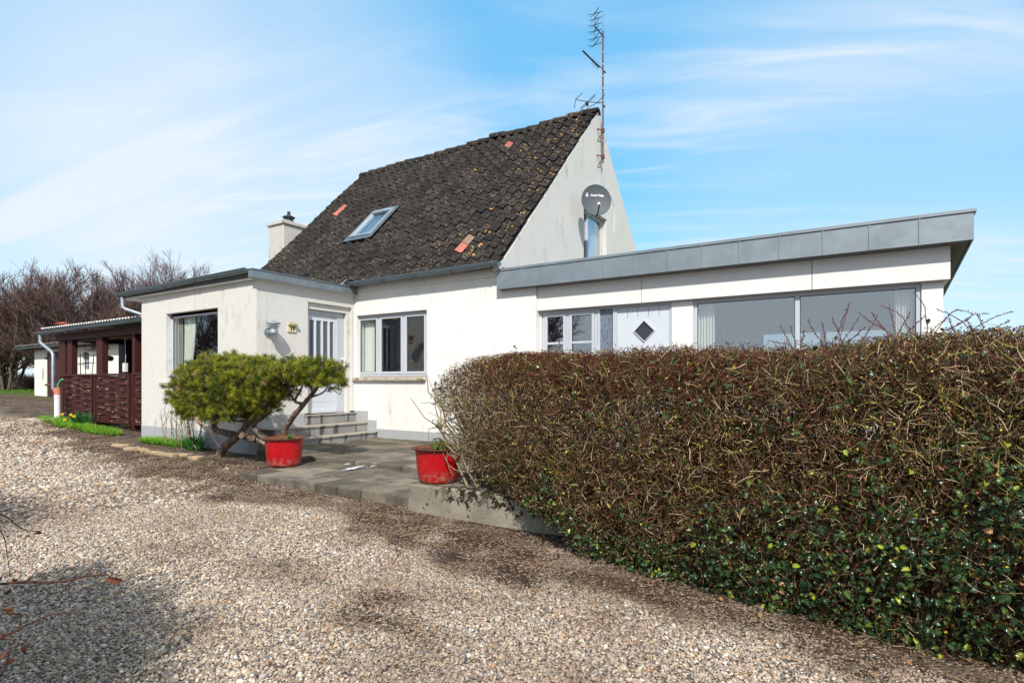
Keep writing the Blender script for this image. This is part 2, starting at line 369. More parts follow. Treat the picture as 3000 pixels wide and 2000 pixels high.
def cloth(name, c, k=0.35):
    m = NT(name, 0.95, 0.05); m.color(c); m.b.inputs['Transmission Weight'].default_value = 0
    tl = m.N.new('ShaderNodeBsdfTranslucent'); tl.inputs[0].default_value = c + (1,)
    mx = m.N.new('ShaderNodeMixShader'); mx.inputs[0].default_value = k
    o = m.N['Material Output']; m.L.new(m.b.outputs[0], mx.inputs[1]); m.L.new(tl.outputs[0], mx.inputs[2]); m.L.new(mx.outputs[0], o.inputs[0]); return m.m
M['curtain'] = cloth('cream_curtain', (0.86, 0.88, 0.80), 0.15)
M['curtain_green'] = cloth('pale_green_curtain', (0.42, 0.47, 0.42))
M['curtain_rust'] = cloth('rust_curtain', (0.35, 0.20, 0.15))
M['curtain_blue'] = cloth('blue_curtain', (0.10, 0.17, 0.32))
def enamel():
    m = NT('red_enamel', 0.28, 0.5)
    z = m.sep(m.tc.outputs['Object'])[2]
    chips = m.math('MULTIPLY', m.rng(m.noise(15, 6, 0.75), 0.47, 0.55), m.rng(z, 0.17, 0.04))
    chip2 = m.rng(m.noise(24, 4, 0.7), 0.64, 0.68)
    f = m.math('MAXIMUM', chips, m.math('MULTIPLY', chip2, 0.7))
    c = m.mix(m.rng(m.noise(7, 4), 0.35, 0.7), (0.36, 0.003, 0.008), (0.44, 0.008, 0.012))
    m.color(m.mix(f, c, m.mix(m.noise(40, 3), (0.22, 0.075, 0.05), (0.34, 0.13, 0.10))))
    m.rough(m.rng(f, 0, 1, 0.25, 0.8)); m.bump(m.noise(30, 3), 0.06, 0.005); return m.m
M['enamel'] = enamel()
def rusty(name, a=(0.20, 0.075, 0.04), b=(0.09, 0.04, 0.028)):
    m = NT(name, 0.85, 0.2); m.color(m.mix(m.rng(m.noise(40, 5, 0.7), 0.35, 0.65), a, b)); m.bump(m.noise(90, 4), 0.3, 0.003); return m.m
M['rust'] = rusty('rusted_iron'); M['pole'] = rusty('rusted_galvanised_pole', (0.16, 0.075, 0.055), (0.13, 0.12, 0.12)); M['rust_red'] = rusty('rust_red_iron', (0.30, 0.075, 0.04), (0.20, 0.05, 0.03)); M['rust_dark'] = rusty('dark_rusted_iron', (0.10, 0.035, 0.025), (0.05, 0.02, 0.018))
def soil():
    m = NT('soil', 0.97, 0.05); m.color(m.mix(m.noise(30, 6, 0.7), (0.035, 0.022, 0.015), (0.13, 0.085, 0.055))); m.bump(m.noise(40, 6, 0.8), 1.0, 0.03); return m.m
M['soil'] = soil()
def tone_mat(name, rough=0.8, spec=0.2, bumpy=0, trans=0.0):
    m = NT(name, rough, spec)
    c = m.attr('tone')
    m.color(c)
    if bumpy: m.bump(m.noise(bumpy, 3), 0.3, 0.004)
    if trans:
        tl = m.N.new('ShaderNodeBsdfTranslucent'); m.L.new(c, tl.inputs[0]); mx = m.N.new('ShaderNodeMixShader'); mx.inputs[0].default_value = trans
        o = m.N['Material Output']; m.L.new(m.b.outputs[0], mx.inputs[1]); m.L.new(tl.outputs[0], mx.inputs[2]); m.L.new(mx.outputs[0], o.inputs[0])
    return m.m
M['twig'] = tone_mat('twig_bark', 0.8, 0.15); M['leaf'] = tone_mat('glossy_leaf', 0.30, 0.45); M['needle'] = tone_mat('pine_needle', 0.5, 0.3, 0, 0.25)
M['blade'] = tone_mat('green_blade', 0.5, 0.3, 0, 0.35); M['budleaf'] = tone_mat('small_dull_leaf', 0.7, 0.2)
M['pebble'] = tone_mat('pebble', 0.75, 0.25)
def bark():
    m = NT('pine_bark', 0.95, 0.1)
    c = m.mix(m.rng(m.noise(22, 5, 0.7), 0.35, 0.65), (0.09, 0.055, 0.040), (0.20, 0.15, 0.12))
    c = m.mix(m.rng(m.noise(6, 4, 0.7), 0.54, 0.66, 0, 0.8), c, (0.28, 0.29, 0.22))
    m.color(c); m.bump(m.vor(38), 1.0, 0.012); return m.m
M['bark'] = bark()
def shrub_bark():
    m = NT('shrub_bark', 0.95, 0.1); m.color(m.mix(m.rng(m.noise(14, 4), 0.4, 0.65), (0.17, 0.13, 0.085), (0.30, 0.26, 0.16))); m.bump(m.noise(50, 4), 0.5, 0.006); return m.m
M['stem'] = shrub_bark(); M['shoot'] = paint('reddish_shoot_bark', (0.11, 0.032, 0.026), 0.6)
M['yellow'] = paint('yellow_petal', (0.85, 0.62, 0.02), 0.6); M['white_plastic'] = paint('white_plastic', (0.72, 0.72, 0.74), 0.4)
M['terracotta'] = paint('terracotta', (0.55, 0.20, 0.14), 0.8, 0.4); M['green_hose'] = paint('green_rubber', (0.08, 0.42, 0.18), 0.5)
M['pink_hose'] = paint('pink_rubber', (0.75, 0.35, 0.33), 0.5); M['black'] = paint('black_metal', (0.012, 0.014, 0.018), 0.45, spec=0.5)
M['dish'] = paint('dark_grey_dish_paint', (0.065, 0.082, 0.092), 0.6, 0.2); M['white'] = paint('white_print', (0.8, 0.8, 0.8), 0.6)
M['plate'] = paint('pale_yellow_plate', (0.66, 0.58, 0.34), 0.5, 0.15); M['solar'] = paint('solar_cell', (0.02, 0.02, 0.025), 0.15, spec=0.6)
def sandstone():
    m = NT('yellow_stone', 0.95, 0.1); m.color(m.mix(m.rng(m.noise(12, 5, 0.7), 0.35, 0.68), (0.42, 0.30, 0.16), (0.30, 0.25, 0.19))); m.bump(m.noise(40, 5), 0.6, 0.008); return m.m
M['stone'] = sandstone()
def corr_mat(name, c): 
    m = NT(name, 0.6, 0.3); m.color(m.mix(m.rng(m.noise(4, 5, 0.7), 0.4, 0.65), c, tuple(x * 0.6 for x in c))); return m.m
M['corr_white'] = corr_mat('pale_corrugated_sheet', (0.70, 0.70, 0.68)); M['corr_grey'] = corr_mat('grey_corrugated_sheet', (0.20, 0.18, 0.17))
M['wood'] = paint('weathered_wood', (0.16, 0.12, 0.09), 0.9); M['bamboo'] = paint('bamboo_cane', (0.22, 0.17, 0.11), 0.7)
M['diffuser'] = paint('pale_diffuser', (0.62, 0.58, 0.36), 0.5)
# ---------------------------------------------------------------- ground
def smooth(x, a, b): t = np.clip((x - a) / (b - a), 0, 1); return t * t * (3 - 2 * t)
_ks = [rng.uniform(-1, 1, (10, 2)) * s for s in (0.9, 2.4, 6.0)]; _ph = [rng.uniform(0, 6.28, 10) for _ in range(3)]
def wav(x, y, o):
    a = 0
    for k, p in zip(_ks[o], _ph[o]): a = a + np.sin(x * k[0] + y * k[1] + p)
    return a / 3.2
def gz(x, y):
    x = np.asarray(x, float); y = np.asarray(y, float)
    h = np.interp(-x, [0, 9, 13.8, 19, 24, 33, 45], [0, 0.0, 0.09, 0.33, 0.50, 0.72, 0.78])
    n = 0.012 * wav(x, y, 1) + 0.006 * wav(x, y, 2)
    h = h + n * np.exp(-np.hypot(x, y) / 30)
    # a shallow bank under the hedge
    return h
def hedge_front(x):  # y of the hedge's foot
    return np.interp(x, [-4.2, -2.0, 0.4, 4], [4.2, 3.85, 3.40, 2.9])
def dirt(x, y):
    """share of bare earth, 0..1"""
    edge = np.where(x > -4.1, hedge_front(x), np.where(x > -7.2, 4.5, np.interp(-x, [7.2, 9.5, 12, 16, 20, 30], [4.9, 5.0, 5.2, 6.0, 6.6, 8])))
    d = edge - y + 0.22 * wav(x * 1.3, y * 1.3, 1) + 0.1 * wav(x * 1.5, y * 1.5, 2)
    w = np.interp(x, [-30, -14, -8, -5, -2, 1], [1.4, 1.1, 1.2, 0.9, 0.8, 0.5])
    f = 1 - smooth(d, 0.35 * w, 1.25 * w)
    def patch(cx, cy, rx, ry, a): return a * np.exp(-(((x - cx) / rx) ** 2 + ((y - cy) / ry) ** 2))
    f = np.maximum(f, patch(-2.45, 2.55, 0.55, 0.30, 0.75)); f = np.maximum(f, patch(-1.75, 1.95, 0.5, 0.28, 0.55)); f = np.maximum(f, patch(-1.1, 2.2, 0.5, 0.3, 0.5))
    for (pu, pv, pa, pr) in ((828, 1674, 0.6, 0.42), (905, 1700, 0.5, 0.3), (523, 1613, 0.38, 0.5), (174, 1500, 0.35, 0.8), (1046, 1813, 0.62, 0.30), (1160, 1830, 0.6, 0.28), (1260, 1880, 0.5, 0.28), (1350, 1760, 0.35, 0.4), (700, 1520, 0.35, 0.6), (1500, 1900, 0.30, 0.3), (620, 1850, 0.3, 0.3)):
        q = at(pu, pv, Z=0.0); f = np.maximum(f, patch(q.x, q.y, pr, pr * 0.6, min(0.85, pa * 1.3)))
    f = np.maximum(f, patch(-22, 8.5, 6, 1.6, 0.8)); f = np.maximum(f, patch(-5.5, 2.9, 0.9, 0.35, 0.35))
    f = np.maximum(f, 0.42 * smooth(wav(x, y, 1) + 0.5 * wav(x * 1.4, y * 1.4, 2), 0.35, 1.5)); f = f * (0.8 + 0.2 * wav(x * 2.2, y * 2.2, 2))
    return np.clip(f, 0, 1)
xs = np.unique(np.concatenate([-np.geomspace(27, 900, 26), np.arange(-27, 4.01, 0.13), np.geomspace(4.2, 900, 26)]))
ys = np.unique(np.concatenate([-np.geomspace(2.2, 900, 22), np.arange(-2, 8.61, 0.13), np.geomspace(9, 1500, 26)]))
GX, GY = np.meshgrid(xs, ys, indexing='ij'); GZ = gz(GX, GY)
# ground drops slightly under the slabs and buildings
under = ((GX > -7.0) & (GX < -4.3) & (GY > 4.9) & (GY < 8.5)); GZ = GZ - 0.06 * under
nx, ny = GX.shape; idx = np.arange(nx * ny).reshape(nx, ny)
GF = np.stack([idx[:-1, :-1], idx[1:, :-1], idx[1:, 1:], idx[:-1, 1:]], -1).reshape(-1, 4)
D = dirt(GX, GY).ravel()
grass = smooth(-GX, 37, 40) * 1.0
grass = np.maximum(grass, smooth(GY, 9, 12)).ravel()
gcol = np.stack([D, grass, np.zeros_like(D)], 1)
def ground_mat():
    m = NT('gravel_and_earth', 0.95, 0.1)
    a = m.sep(m.attr('tone')); dirtf, grassf = a[0], a[1]
    cell = m.vor(46, 'F1', 'Color'); cs = m.sep(cell)
    peb = m.ramp(cs[0], [(0.0, (0.07, 0.075, 0.085)), (0.25, (0.25, 0.20, 0.16)), (0.45, (0.40, 0.31, 0.23)), (0.62, (0.50, 0.40, 0.30)), (0.8, (0.33, 0.30, 0.27)), (1.0, (0.62, 0.55, 0.46))])
    peb = m.mix(m.rng(m.vor(46), 0.25, 0.75, 0, 0.7), peb, (0.05, 0.038, 0.028))
    earth = m.mix(m.noise(16, 6, 0.75), (0.030, 0.018, 0.012), (0.095, 0.060, 0.040))
    thr = m.rng(dirtf, 0.0, 1.0, 1.25, 0.10)
    keep = m.math('LESS_THAN', cs[1], thr)
    c = m.mix(keep, earth, peb)
    c = m.mix(m.math('MULTIPLY', m.rng(m.noise(1.1, 5, 0.65), 0.45, 0.7), 0.35), c, (0.16, 0.105, 0.068)); c = m.mix(m.math('MULTIPLY', m.rng(m.noise(2.6, 6, 0.75, m.pos((0.5, 1.6, 1))), 0.47, 0.6), 0.45), c, (0.24, 0.18, 0.13))
    gr = m.mix(m.noise(5, 6, 0.7), (0.05, 0.10, 0.015), (0.12, 0.17, 0.04))
    gr = m.mix(m.rng(m.noise(0.25, 5, 0.6), 0.45, 0.7, 0, 0.6), gr, (0.16, 0.14, 0.06))
    c = m.mix(grassf, c, gr); m.color(c)
    m.bump(m.math('SUBTRACT', m.noise(30, 5, 0.7), m.math('MULTIPLY', m.vor(46), 1.6)), 0.8, 0.02); return m.m
M['ground'] = ground_mat()
g_o = npmesh('ground', np.stack([GX.ravel(), GY.ravel(), GZ.ravel()], 1), GF, M['ground'], col=gcol, smooth=True)
tag(g_o, 'gravel drive with bare brown earth along its edges and grass far off', 'ground', kind='structure')

# pebbles: real stones lying on the sheet
def ico():
    t = (1 + 5 ** .5) / 2
    v = np.array([(-1, t, 0), (1, t, 0), (-1, -t, 0), (1, -t, 0), (0, -1, t), (0, 1, t), (0, -1, -t), (0, 1, -t), (t, 0, -1), (t, 0, 1), (-t, 0, -1), (-t, 0, 1)], float)
    f = np.array([(0, 11, 5), (0, 5, 1), (0, 1, 7), (0, 7, 10), (0, 10, 11), (1, 5, 9), (5, 11, 4), (11, 10, 2), (10, 7, 6), (7, 1, 8), (3, 9, 4), (3, 4, 2), (3, 2, 6), (3, 6, 8), (3, 8, 9), (4, 9, 5), (2, 4, 11), (6, 2, 10), (8, 6, 7), (9, 8, 1)])
    return unit(v), f
ICO_V, ICO_F = ico()
def in_view(x, y, margin=0.12):
    s, c = math.sin(YAW), math.cos(YAW)
    d = -x * s + y * c; r = x * c + y * s
    return (d > 0.3) & (np.abs(r / np.maximum(d, 1e-3)) < 0.915 + margin + 0.35 / np.maximum(d, .3))
PAL = np.array([(0.58, 0.48, 0.38), (0.47, 0.37, 0.27), (0.36, 0.27, 0.195), (0.27, 0.245, 0.23), (0.38, 0.35, 0.32), (0.11, 0.115, 0.13), (0.70, 0.65, 0.58), (0.44, 0.23, 0.10), (0.44, 0.31, 0.25), (0.19, 0.16, 0.135)])
PW = np.array([0.17, 0.17, 0.15, 0.10, 0.12, 0.09, 0.07, 0.02, 0.06, 0.05]); PW = PW / PW.sum()
def pebbles(box, per_m2, dmin, dmax, size, z_off=0.3):
    x0, x1, y0, y1 = box; n = int((x1 - x0) * (y1 - y0) * per_m2)
    x = rng.uniform(x0, x1, n); y = rng.uniform(y0, y1, n); d = np.hypot(x, y)
    k = in_view(x, y) & (d >= dmin) & (d < dmax)
    lim = np.where(x > -4.1, hedge_front(x) + 0.5, np.where(x > -7.25, 4.52, np.interp(-x, [7.25, 9.5, 13.5, 20], [5.5, 5.3, 5.6, 6.2])))
    k &= y < lim
    f = dirt(x, y); k &= rng.uniform(0, 1, n) > f * 0.88
    x, y, f = x[k], y[k], f[k]; n = len(x)
    s = size * np.exp(rng.normal(0, 0.28, n)) * np.where(f > 0.5, 0.66, 1)
    sc = np.stack([s * rng.uniform(0.9, 1.35, n), s * rng.uniform(0.7, 1.0, n), s * rng.uniform(0.45, 0.75, n)], 1) * 0.5
    a = rng.uniform(0, 6.28, n); ti = rng.normal(0, 0.28, (n, 2))
    V = ICO_V[None] * sc[:, None, :]
    V = V * (1 + rng.normal(0, 0.09, V.shape[:2]))[:, :, None]
    ca, sa = np.cos(a)[:, None], np.sin(a)[:, None]
    X = V[:, :, 0] * ca - V[:, :, 1] * sa; Y = V[:, :, 0] * sa + V[:, :, 1] * ca; Z = V[:, :, 2] + X * ti[:, :1] + Y * ti[:, 1:]
    zc = gz(x, y) + sc[:, 2] * z_off + np.abs(rng.normal(0, 0.0035, n)) * (1 - f)
    V = np.stack([X + x[:, None], Y + y[:, None], Z + zc[:, None]], -1)
    c = PAL[rng.choice(len(PAL), n, p=PW)] * rng.uniform(0.78, 1.15, (n, 1))
    dc = np.array([0.155, 0.092, 0.058]) * rng.uniform(0.25, 1.7, (n, 1)); ff = np.clip(f * 1.2, 0, 0.88)[:, None]
    c = c * (1 - ff) + dc * ff
    # a tan dustiness over the whole drive
    c = c * 1.0; c = c * 0.86 + np.array([0.34, 0.25, 0.165]) * 0.14
    C = np.repeat(c, 12, 0)
    F = (np.arange(n) * 12)[:, None, None] + ICO_F[None]
    return V.reshape(-1, 3), F.reshape(-1, 3), C
parts = [pebbles((-5.5, 3.2, 0.0, 4.6), 7600, 0.8, 4.3, 0.0152), pebbles((-8.2, 3.2, 0.2, 5.6), 4300, 4.3, 7.4, 0.0175), pebbles((-13, 0, 0.8, 5.8), 900, 7.4, 12.5, 0.034),
         pebbles((-21, -8, 1.5, 6.2), 330, 12.5, 21, 0.05)]
off = 0; VV = []; FF = []; CC = []
for v, f, c in parts: VV.append(v); FF.append(f + off); CC.append(c); off += len(v)
tag(npmesh('gravel', np.concatenate(VV), np.concatenate(FF), M['pebble'], col=np.concatenate(CC), smooth=True), 'loose mixed beige and grey pebbles spread over the drive', 'gravel', kind='stuff')

# ---------------------------------------------------------------- paving (two levels), edge pieces
def slabs(name, x0, x1, y0, y1, top, thick, sx, sy, label, tone=(0.175, 0.150, 0.115)):
    V = []; F = []; C = []; nx_ = max(1, round((x1 - x0) / sx)); ny_ = max(1, round((y1 - y0) / sy))
    dx = (x1 - x0) / nx_; dy = (y1 - y0) / ny_; g = 0.008
    for j in range(ny_):
        sh = (j % 2) * dx * 0.5
        xe = [x0] + [x0 + sh + dx * i for i in range(1 if sh == 0 else 0, nx_ + 1)]
        xe = sorted(set([round(min(x, x1), 4) for x in xe] + [x1]))
        for a, b in zip(xe[:-1], xe[1:]):
            if b - a < 0.03: continue
            t = top + random.uniform(-0.005, 0.005); tl = [random.uniform(-0.003, 0.003) for _ in range(4)]
            X0, X1, Y0, Y1 = a + g, b - g, y0 + dy * j + g, y0 + dy * (j + 1) - g
            if j == 0: Y0 += random.uniform(-0.008, 0.012)
            bb = 0.008
            base = len(V)
            V += [(X0, Y0, top - thick), (X1, Y0, top - thick), (X1, Y1, top - thick), (X0, Y1, top - thick),
                  (X0, Y0, t - bb), (X1, Y0, t - bb), (X1, Y1, t - bb), (X0, Y1, t - bb),
                  (X0 + bb, Y0 + bb, t + tl[0]), (X1 - bb, Y0 + bb, t + tl[1]), (X1 - bb, Y1 - bb, t + tl[2]), (X0 + bb, Y1 - bb, t + tl[3])]
            for r in (0, 4):
                for i in range(4): F.append([base + r + i, base + r + (i + 1) % 4, base + r + 4 + (i + 1) % 4, base + r + 4 + i])
            F.append([base + 8, base + 9, base + 10, base + 11])
            k = random.uniform(0.5, 1.35); C += [[q * k for q in tone]] * 12
    o = npmesh(name, np.array(V), np.array(F), M['slab'], col=np.array(C)); tag(o, label, 'paving', kind='structure'); return o
slabs('paving', -7.29, -4.12, 4.53, 5.84, 0.11, 0.14, 0.42, 0.42, 'lower platform of weathered grey concrete slabs by the gravel')
slabs('terrace', -8.9, -2.6, 5.85, 8.58, 0.17, 0.2, 0.5, 0.5, 'upper terrace of dark stained concrete slabs below the steps')
mb = MB()
mb.box(-8.85, -2.7, 5.9, 8.5, -0.05, 0.14); mb.box(-7.24, -4.15, 4.6, 5.88, -0.05, 0.085)
tag(mb.build('paving_bed', M['soil']), 'dark earth filling the joints under the slabs', 'earth', kind='structure')
# whitish lime mark on the lower slabs
mk = MB()
for (u0, v0, u1, v1, w, k_) in [(990, 1380, 1072, 1362, 0.055, 300), (1003, 1361, 1040, 1354, 0.03, 60), (1075, 1368, 1115, 1362, 0.03, 70)]:
    a = at(u0, v0, Z=0.122); b = at(u1, v1, Z=0.122); d = (b - a).normalized(); n = Vector((-d.y, d.x, 0)) * w
    for _ in range(k_):
        t = random.gauss(0.5, 0.22); p = a.lerp(b, min(max(t, 0), 1)) + n * random.gauss(0, 0.5) * (1.2 - abs(t - .5)); sz = random.uniform(0.004, 0.022) * max(0.3, 1 - abs(t - .5)); a0 = random.uniform(0, 6.28)
        mk.add([(p.x + sz * random.uniform(.5, 1) * math.cos(a0 + q * 1.2566), p.y + sz * random.uniform(.5, 1) * math.sin(a0 + q * 1.2566), 0.1205 + random.uniform(0, 0.002)) for q in range(5)], [(0, 1, 2, 3, 4)])
tag(mk.build('lime_stain', M['white']), 'white spilled lime streak on the lower paving slabs', 'stain', kind='structure')

# ---------------------------------------------------------------- retaining wall
rw = MB()
N_ = 46
for i in range(N_):
    xa = -4.06 + (6.2) * i / N_; xb = -4.06 + 6.2 * (i + 1) / N_
    def prof(x):
        y0 = 4.42 + 0.010 * math.sin(x * 5.1) + 0.006 * math.sin(x * 13)
        return [(x, y0 + 0.0, -0.15), (x, y0 + 0.012, 0.265 + 0.004 * math.sin(x * 9)), (x, y0 + 0.03, 0.285), (x, 4.95, 0.285 + 0.004 * math.sin(x * 7 + 1)), (x, 4.95, -0.15)]
    pa, pb = prof(xa), prof(xb)
    rw.add(pa + pb, [(j, 5 + j, 5 + (j + 1) % 5, (j + 1) % 5) for j in range(5)][:4])
    if i == 0: rw.add(pa, [(0, 1, 2, 3, 4)])
    if i == N_ - 1: rw.add(pb, [(4, 3, 2, 1, 0)])
tag(settle(rw.build('retaining_wall', M['wallconc'])), 'low mossy concrete retaining wall beside the gravel under the hedge', 'retaining wall')

# ---------------------------------------------------------------- walls with openings
def wall_cells(mb_, u0, u1, v0, v1, holes, th, to3, mi=0):
    """to3(u, v, w): w = 0 front face, w = th back face"""
    us = sorted(set([u0, u1] + [h[0] for h in holes] + [h[1] for h in holes])); vs = sorted(set([v0, v1] + [h[2] for h in holes] + [h[3] for h in holes]))
    us = [u for u in us if u0 <= u <= u1]; vs = [v for v in vs if v0 <= v <= v1]
    def solid(i, j):
        if i < 0 or j < 0 or i >= len(us) - 1 or j >= len(vs) - 1: return False
        cu, cv = (us[i] + us[i + 1]) / 2, (vs[j] + vs[j + 1]) / 2
        return not any(h[0] < cu < h[1] and h[2] < cv < h[3] for h in holes)
    for i in range(len(us) - 1):
        for j in range(len(vs) - 1):
            if not solid(i, j): continue
            a, b, c, d = us[i], us[i + 1], vs[j], vs[j + 1]
            q = lambda u, v, w: to3(u, v, w)
            mb_.add([q(a, c, 0), q(b, c, 0), q(b, d, 0), q(a, d, 0)], [(0, 1, 2, 3)], mi)
            mb_.add([q(a, c, th), q(b, c, th), q(b, d, th), q(a, d, th)], [(3, 2, 1, 0)], mi)
            if not solid(i - 1, j): mb_.add([q(a, c, th), q(a, c, 0), q(a, d, 0), q(a, d, th)], [(0, 1, 2, 3)], mi)
            if not solid(i + 1, j): mb_.add([q(b, c, 0), q(b, c, th), q(b, d, th), q(b, d, 0)], [(0, 1, 2, 3)], mi)
            if not solid(i, j - 1): mb_.add([q(a, c, th), q(b, c, th), q(b, c, 0), q(a, c, 0)], [(0, 1, 2, 3)], mi)
            if not solid(i, j + 1): mb_.add([q(a, d, 0), q(b, d, 0), q(b, d, th), q(a, d, th)], [(0, 1, 2, 3)], mi)
def frontY(Y): return lambda u, v, w: (u, Y + w, v)
def frontX(X): return lambda u, v, w: (X - w, u, v)     # outer face looks towards +X, u runs along +Y
H_ = empty('house', (-8, 8.6, 0), 'white rendered house with dark tiled gable roof, flat roofed annex and long flat roofed extension', 'house')
AX = -9.5; AY = 6.25; MY = 8.6; GXX = -5.6
# annex front wall
w = MB(); wall_cells(w, -13.79, AX - 0.30, 0.37, 3.24, [(-12.72, -10.76, 1.34, 2.815)], 0.28, frontY(AY))
o = w.build('annex_front_wall', M['render_annex'], H_)
w = MB(); wall_cells(w, AY, MY, 0.72, 3.24, [(7.38, 8.52, -1, 2.97)], 0.30, frontX(AX))
w.build('annex_side_wall', M['render_annex'], H_)
w = MB(); w.box(-13.79, -13.5, AY + 0.28, 8.6, -0.1, 3.24); w.build('annex_end_wall', M['render_annex'], H_)
# stepped head above the front door
w = MB(); w.box(AX - 0.22, AX - 0.055, 7.38, 8.52, 2.84, 2.97); w.box(AX - 0.22, AX - 0.055, 8.42, 8.52, 0.68, 2.84); bev(w.build('door_surround', M['render_annex'], H_), 0.004)
# plinths
w = MB(); w.box(-13.795, AX - 0.3, AY - 0.003, AY + 0.28, -0.2, 0.37)
w.box(AX - 0.3, AX + 0.003, AY - 0.003, 7.30, -0.2, 0.72)
w.box(-8.82, -4.91, MY - 0.004, MY + 0.25, -0.1, 0.35)
w.box(-9.08, -8.82, MY - 0.004, MY + 0.25, 0.0, 0.53); w.box(-9.5, -9.08, MY - 0.004, MY + 0.25, 0.0, 0.72)
w.build('plinth', M['plinth'], H_)
# main front wall
w = MB(); wall_cells(w, -9.5, -4.91, 0.35, 3.29, [(-9.43, -7.42, 1.42, 2.80)], 0.3, frontY(MY), 0)
for (a, b, z1) in ((-8.82, -4.91, 0.35),): pass
w.box(-9.5, -4.93, MY + 0.25, MY + 0.3, 0.0, 0.35)
w.build('front_wall', M['render'], H_)
w = MB(); w.box(-9.5, GXX + 0.0, MY - 0.028, MY + 0.3, 3.292, 3.46); bev(w.build('cornice', M['render'], H_), 0.006)
w = MB(); w.box(-4.93, -4.905, MY + 0.012, MY + 0.30, 0.35, 3.0); w.build('wall_end', M['render'], H_)
# gable
pk = (12.95, 8.12); w = MB()
yb0, yb1, zb = 8.50, 17.35, 3.50
def gwall(x):
    th = 0.3; hol = (12.10, 13.50, 4.25, 5.52)
    def top(y): return -0.05 + pk[1] - abs(y - pk[0]) * (pk[1] - zb) / (pk[0] - yb0) if y < pk[0] else -0.05 + pk[1] - (y - pk[0]) * (pk[1] - zb) / (yb1 - pk[0])
    ysn = sorted(set([8.62, yb1] + list(np.linspace(8.62, yb1, 30)) + [hol[0], hol[1], pk[0]]))
    for a, b in zip(ysn[:-1], ysn[1:]):
        segs = [(2.6, None)]
        if a >= hol[0] - 1e-6 and b <= hol[1] + 1e-6: segs = [(2.6, hol[2]), (hol[3], None)]
        for z0, z1 in segs:
            ta, tb = (top(a), top(b)) if z1 is None else (z1, z1)
            w.add([(x, a, z0), (x, b, z0), (x, b, tb), (x, a, ta)], [(0, 1, 2, 3)]); w.add([(x - th, a, z0), (x - th, b, z0), (x - th, b, tb), (x - th, a, ta)], [(3, 2, 1, 0)])
            w.add([(x, a, ta), (x, b, tb), (x - th, b, tb), (x - th, a, ta)], [(0, 1, 2, 3)])
            if z1 is not None or z0 == hol[3]: w.add([(x, a, z0), (x, b, z0), (x - th, b, z0), (x - th, a, z0)], [(3, 2, 1, 0)])
    for yy, fl in ((hol[0], (0, 1, 2, 3)), (hol[1], (3, 2, 1, 0))):
        w.add([(x, yy, hol[2]), (x - th, yy, hol[2]), (x - th, yy, hol[3]), (x, yy, hol[3])], [fl])
gwall(GXX)
# flared foot of the gable by the gutter
w.add([(GXX, 8.62, 3.1), (GXX, 8.62, 3.60), (GXX, 8.40, 3.46), (GXX, 8.44, 3.38), (GXX, 8.54, 3.33)] + [(GXX - 0.1, 8.62, 3.1), (GXX - 0.1, 8.62, 3.60), (GXX - 0.1, 8.40, 3.46), (GXX - 0.1, 8.44, 3.38), (GXX - 0.1, 8.54, 3.33)],
      [(0, 1, 2, 3, 4), (9, 8, 7, 6, 5), (1, 0, 5, 6), (2, 1, 6, 7), (3, 2, 7, 8), (4, 3, 8, 9)])
w.build('gable_wall', M['gable'], H_)
w = MB(); w.add([(-13.8, 8.6, 0), (-13.8, 17.3, 0), (-13.8, 17.3, 3.45), (-13.8, 12.95, 8.02), (-13.8, 8.6, 3.45)], [(4, 3, 2, 1, 0)])
w.add([(-13.8, 17.3, 0), (-5.7, 17.3, 0), (-5.7, 17.3, 3.45), (-13.8, 17.3, 3.45)], [(3, 2, 1, 0)]); w.build('rear_walls', M['gable'], H_)

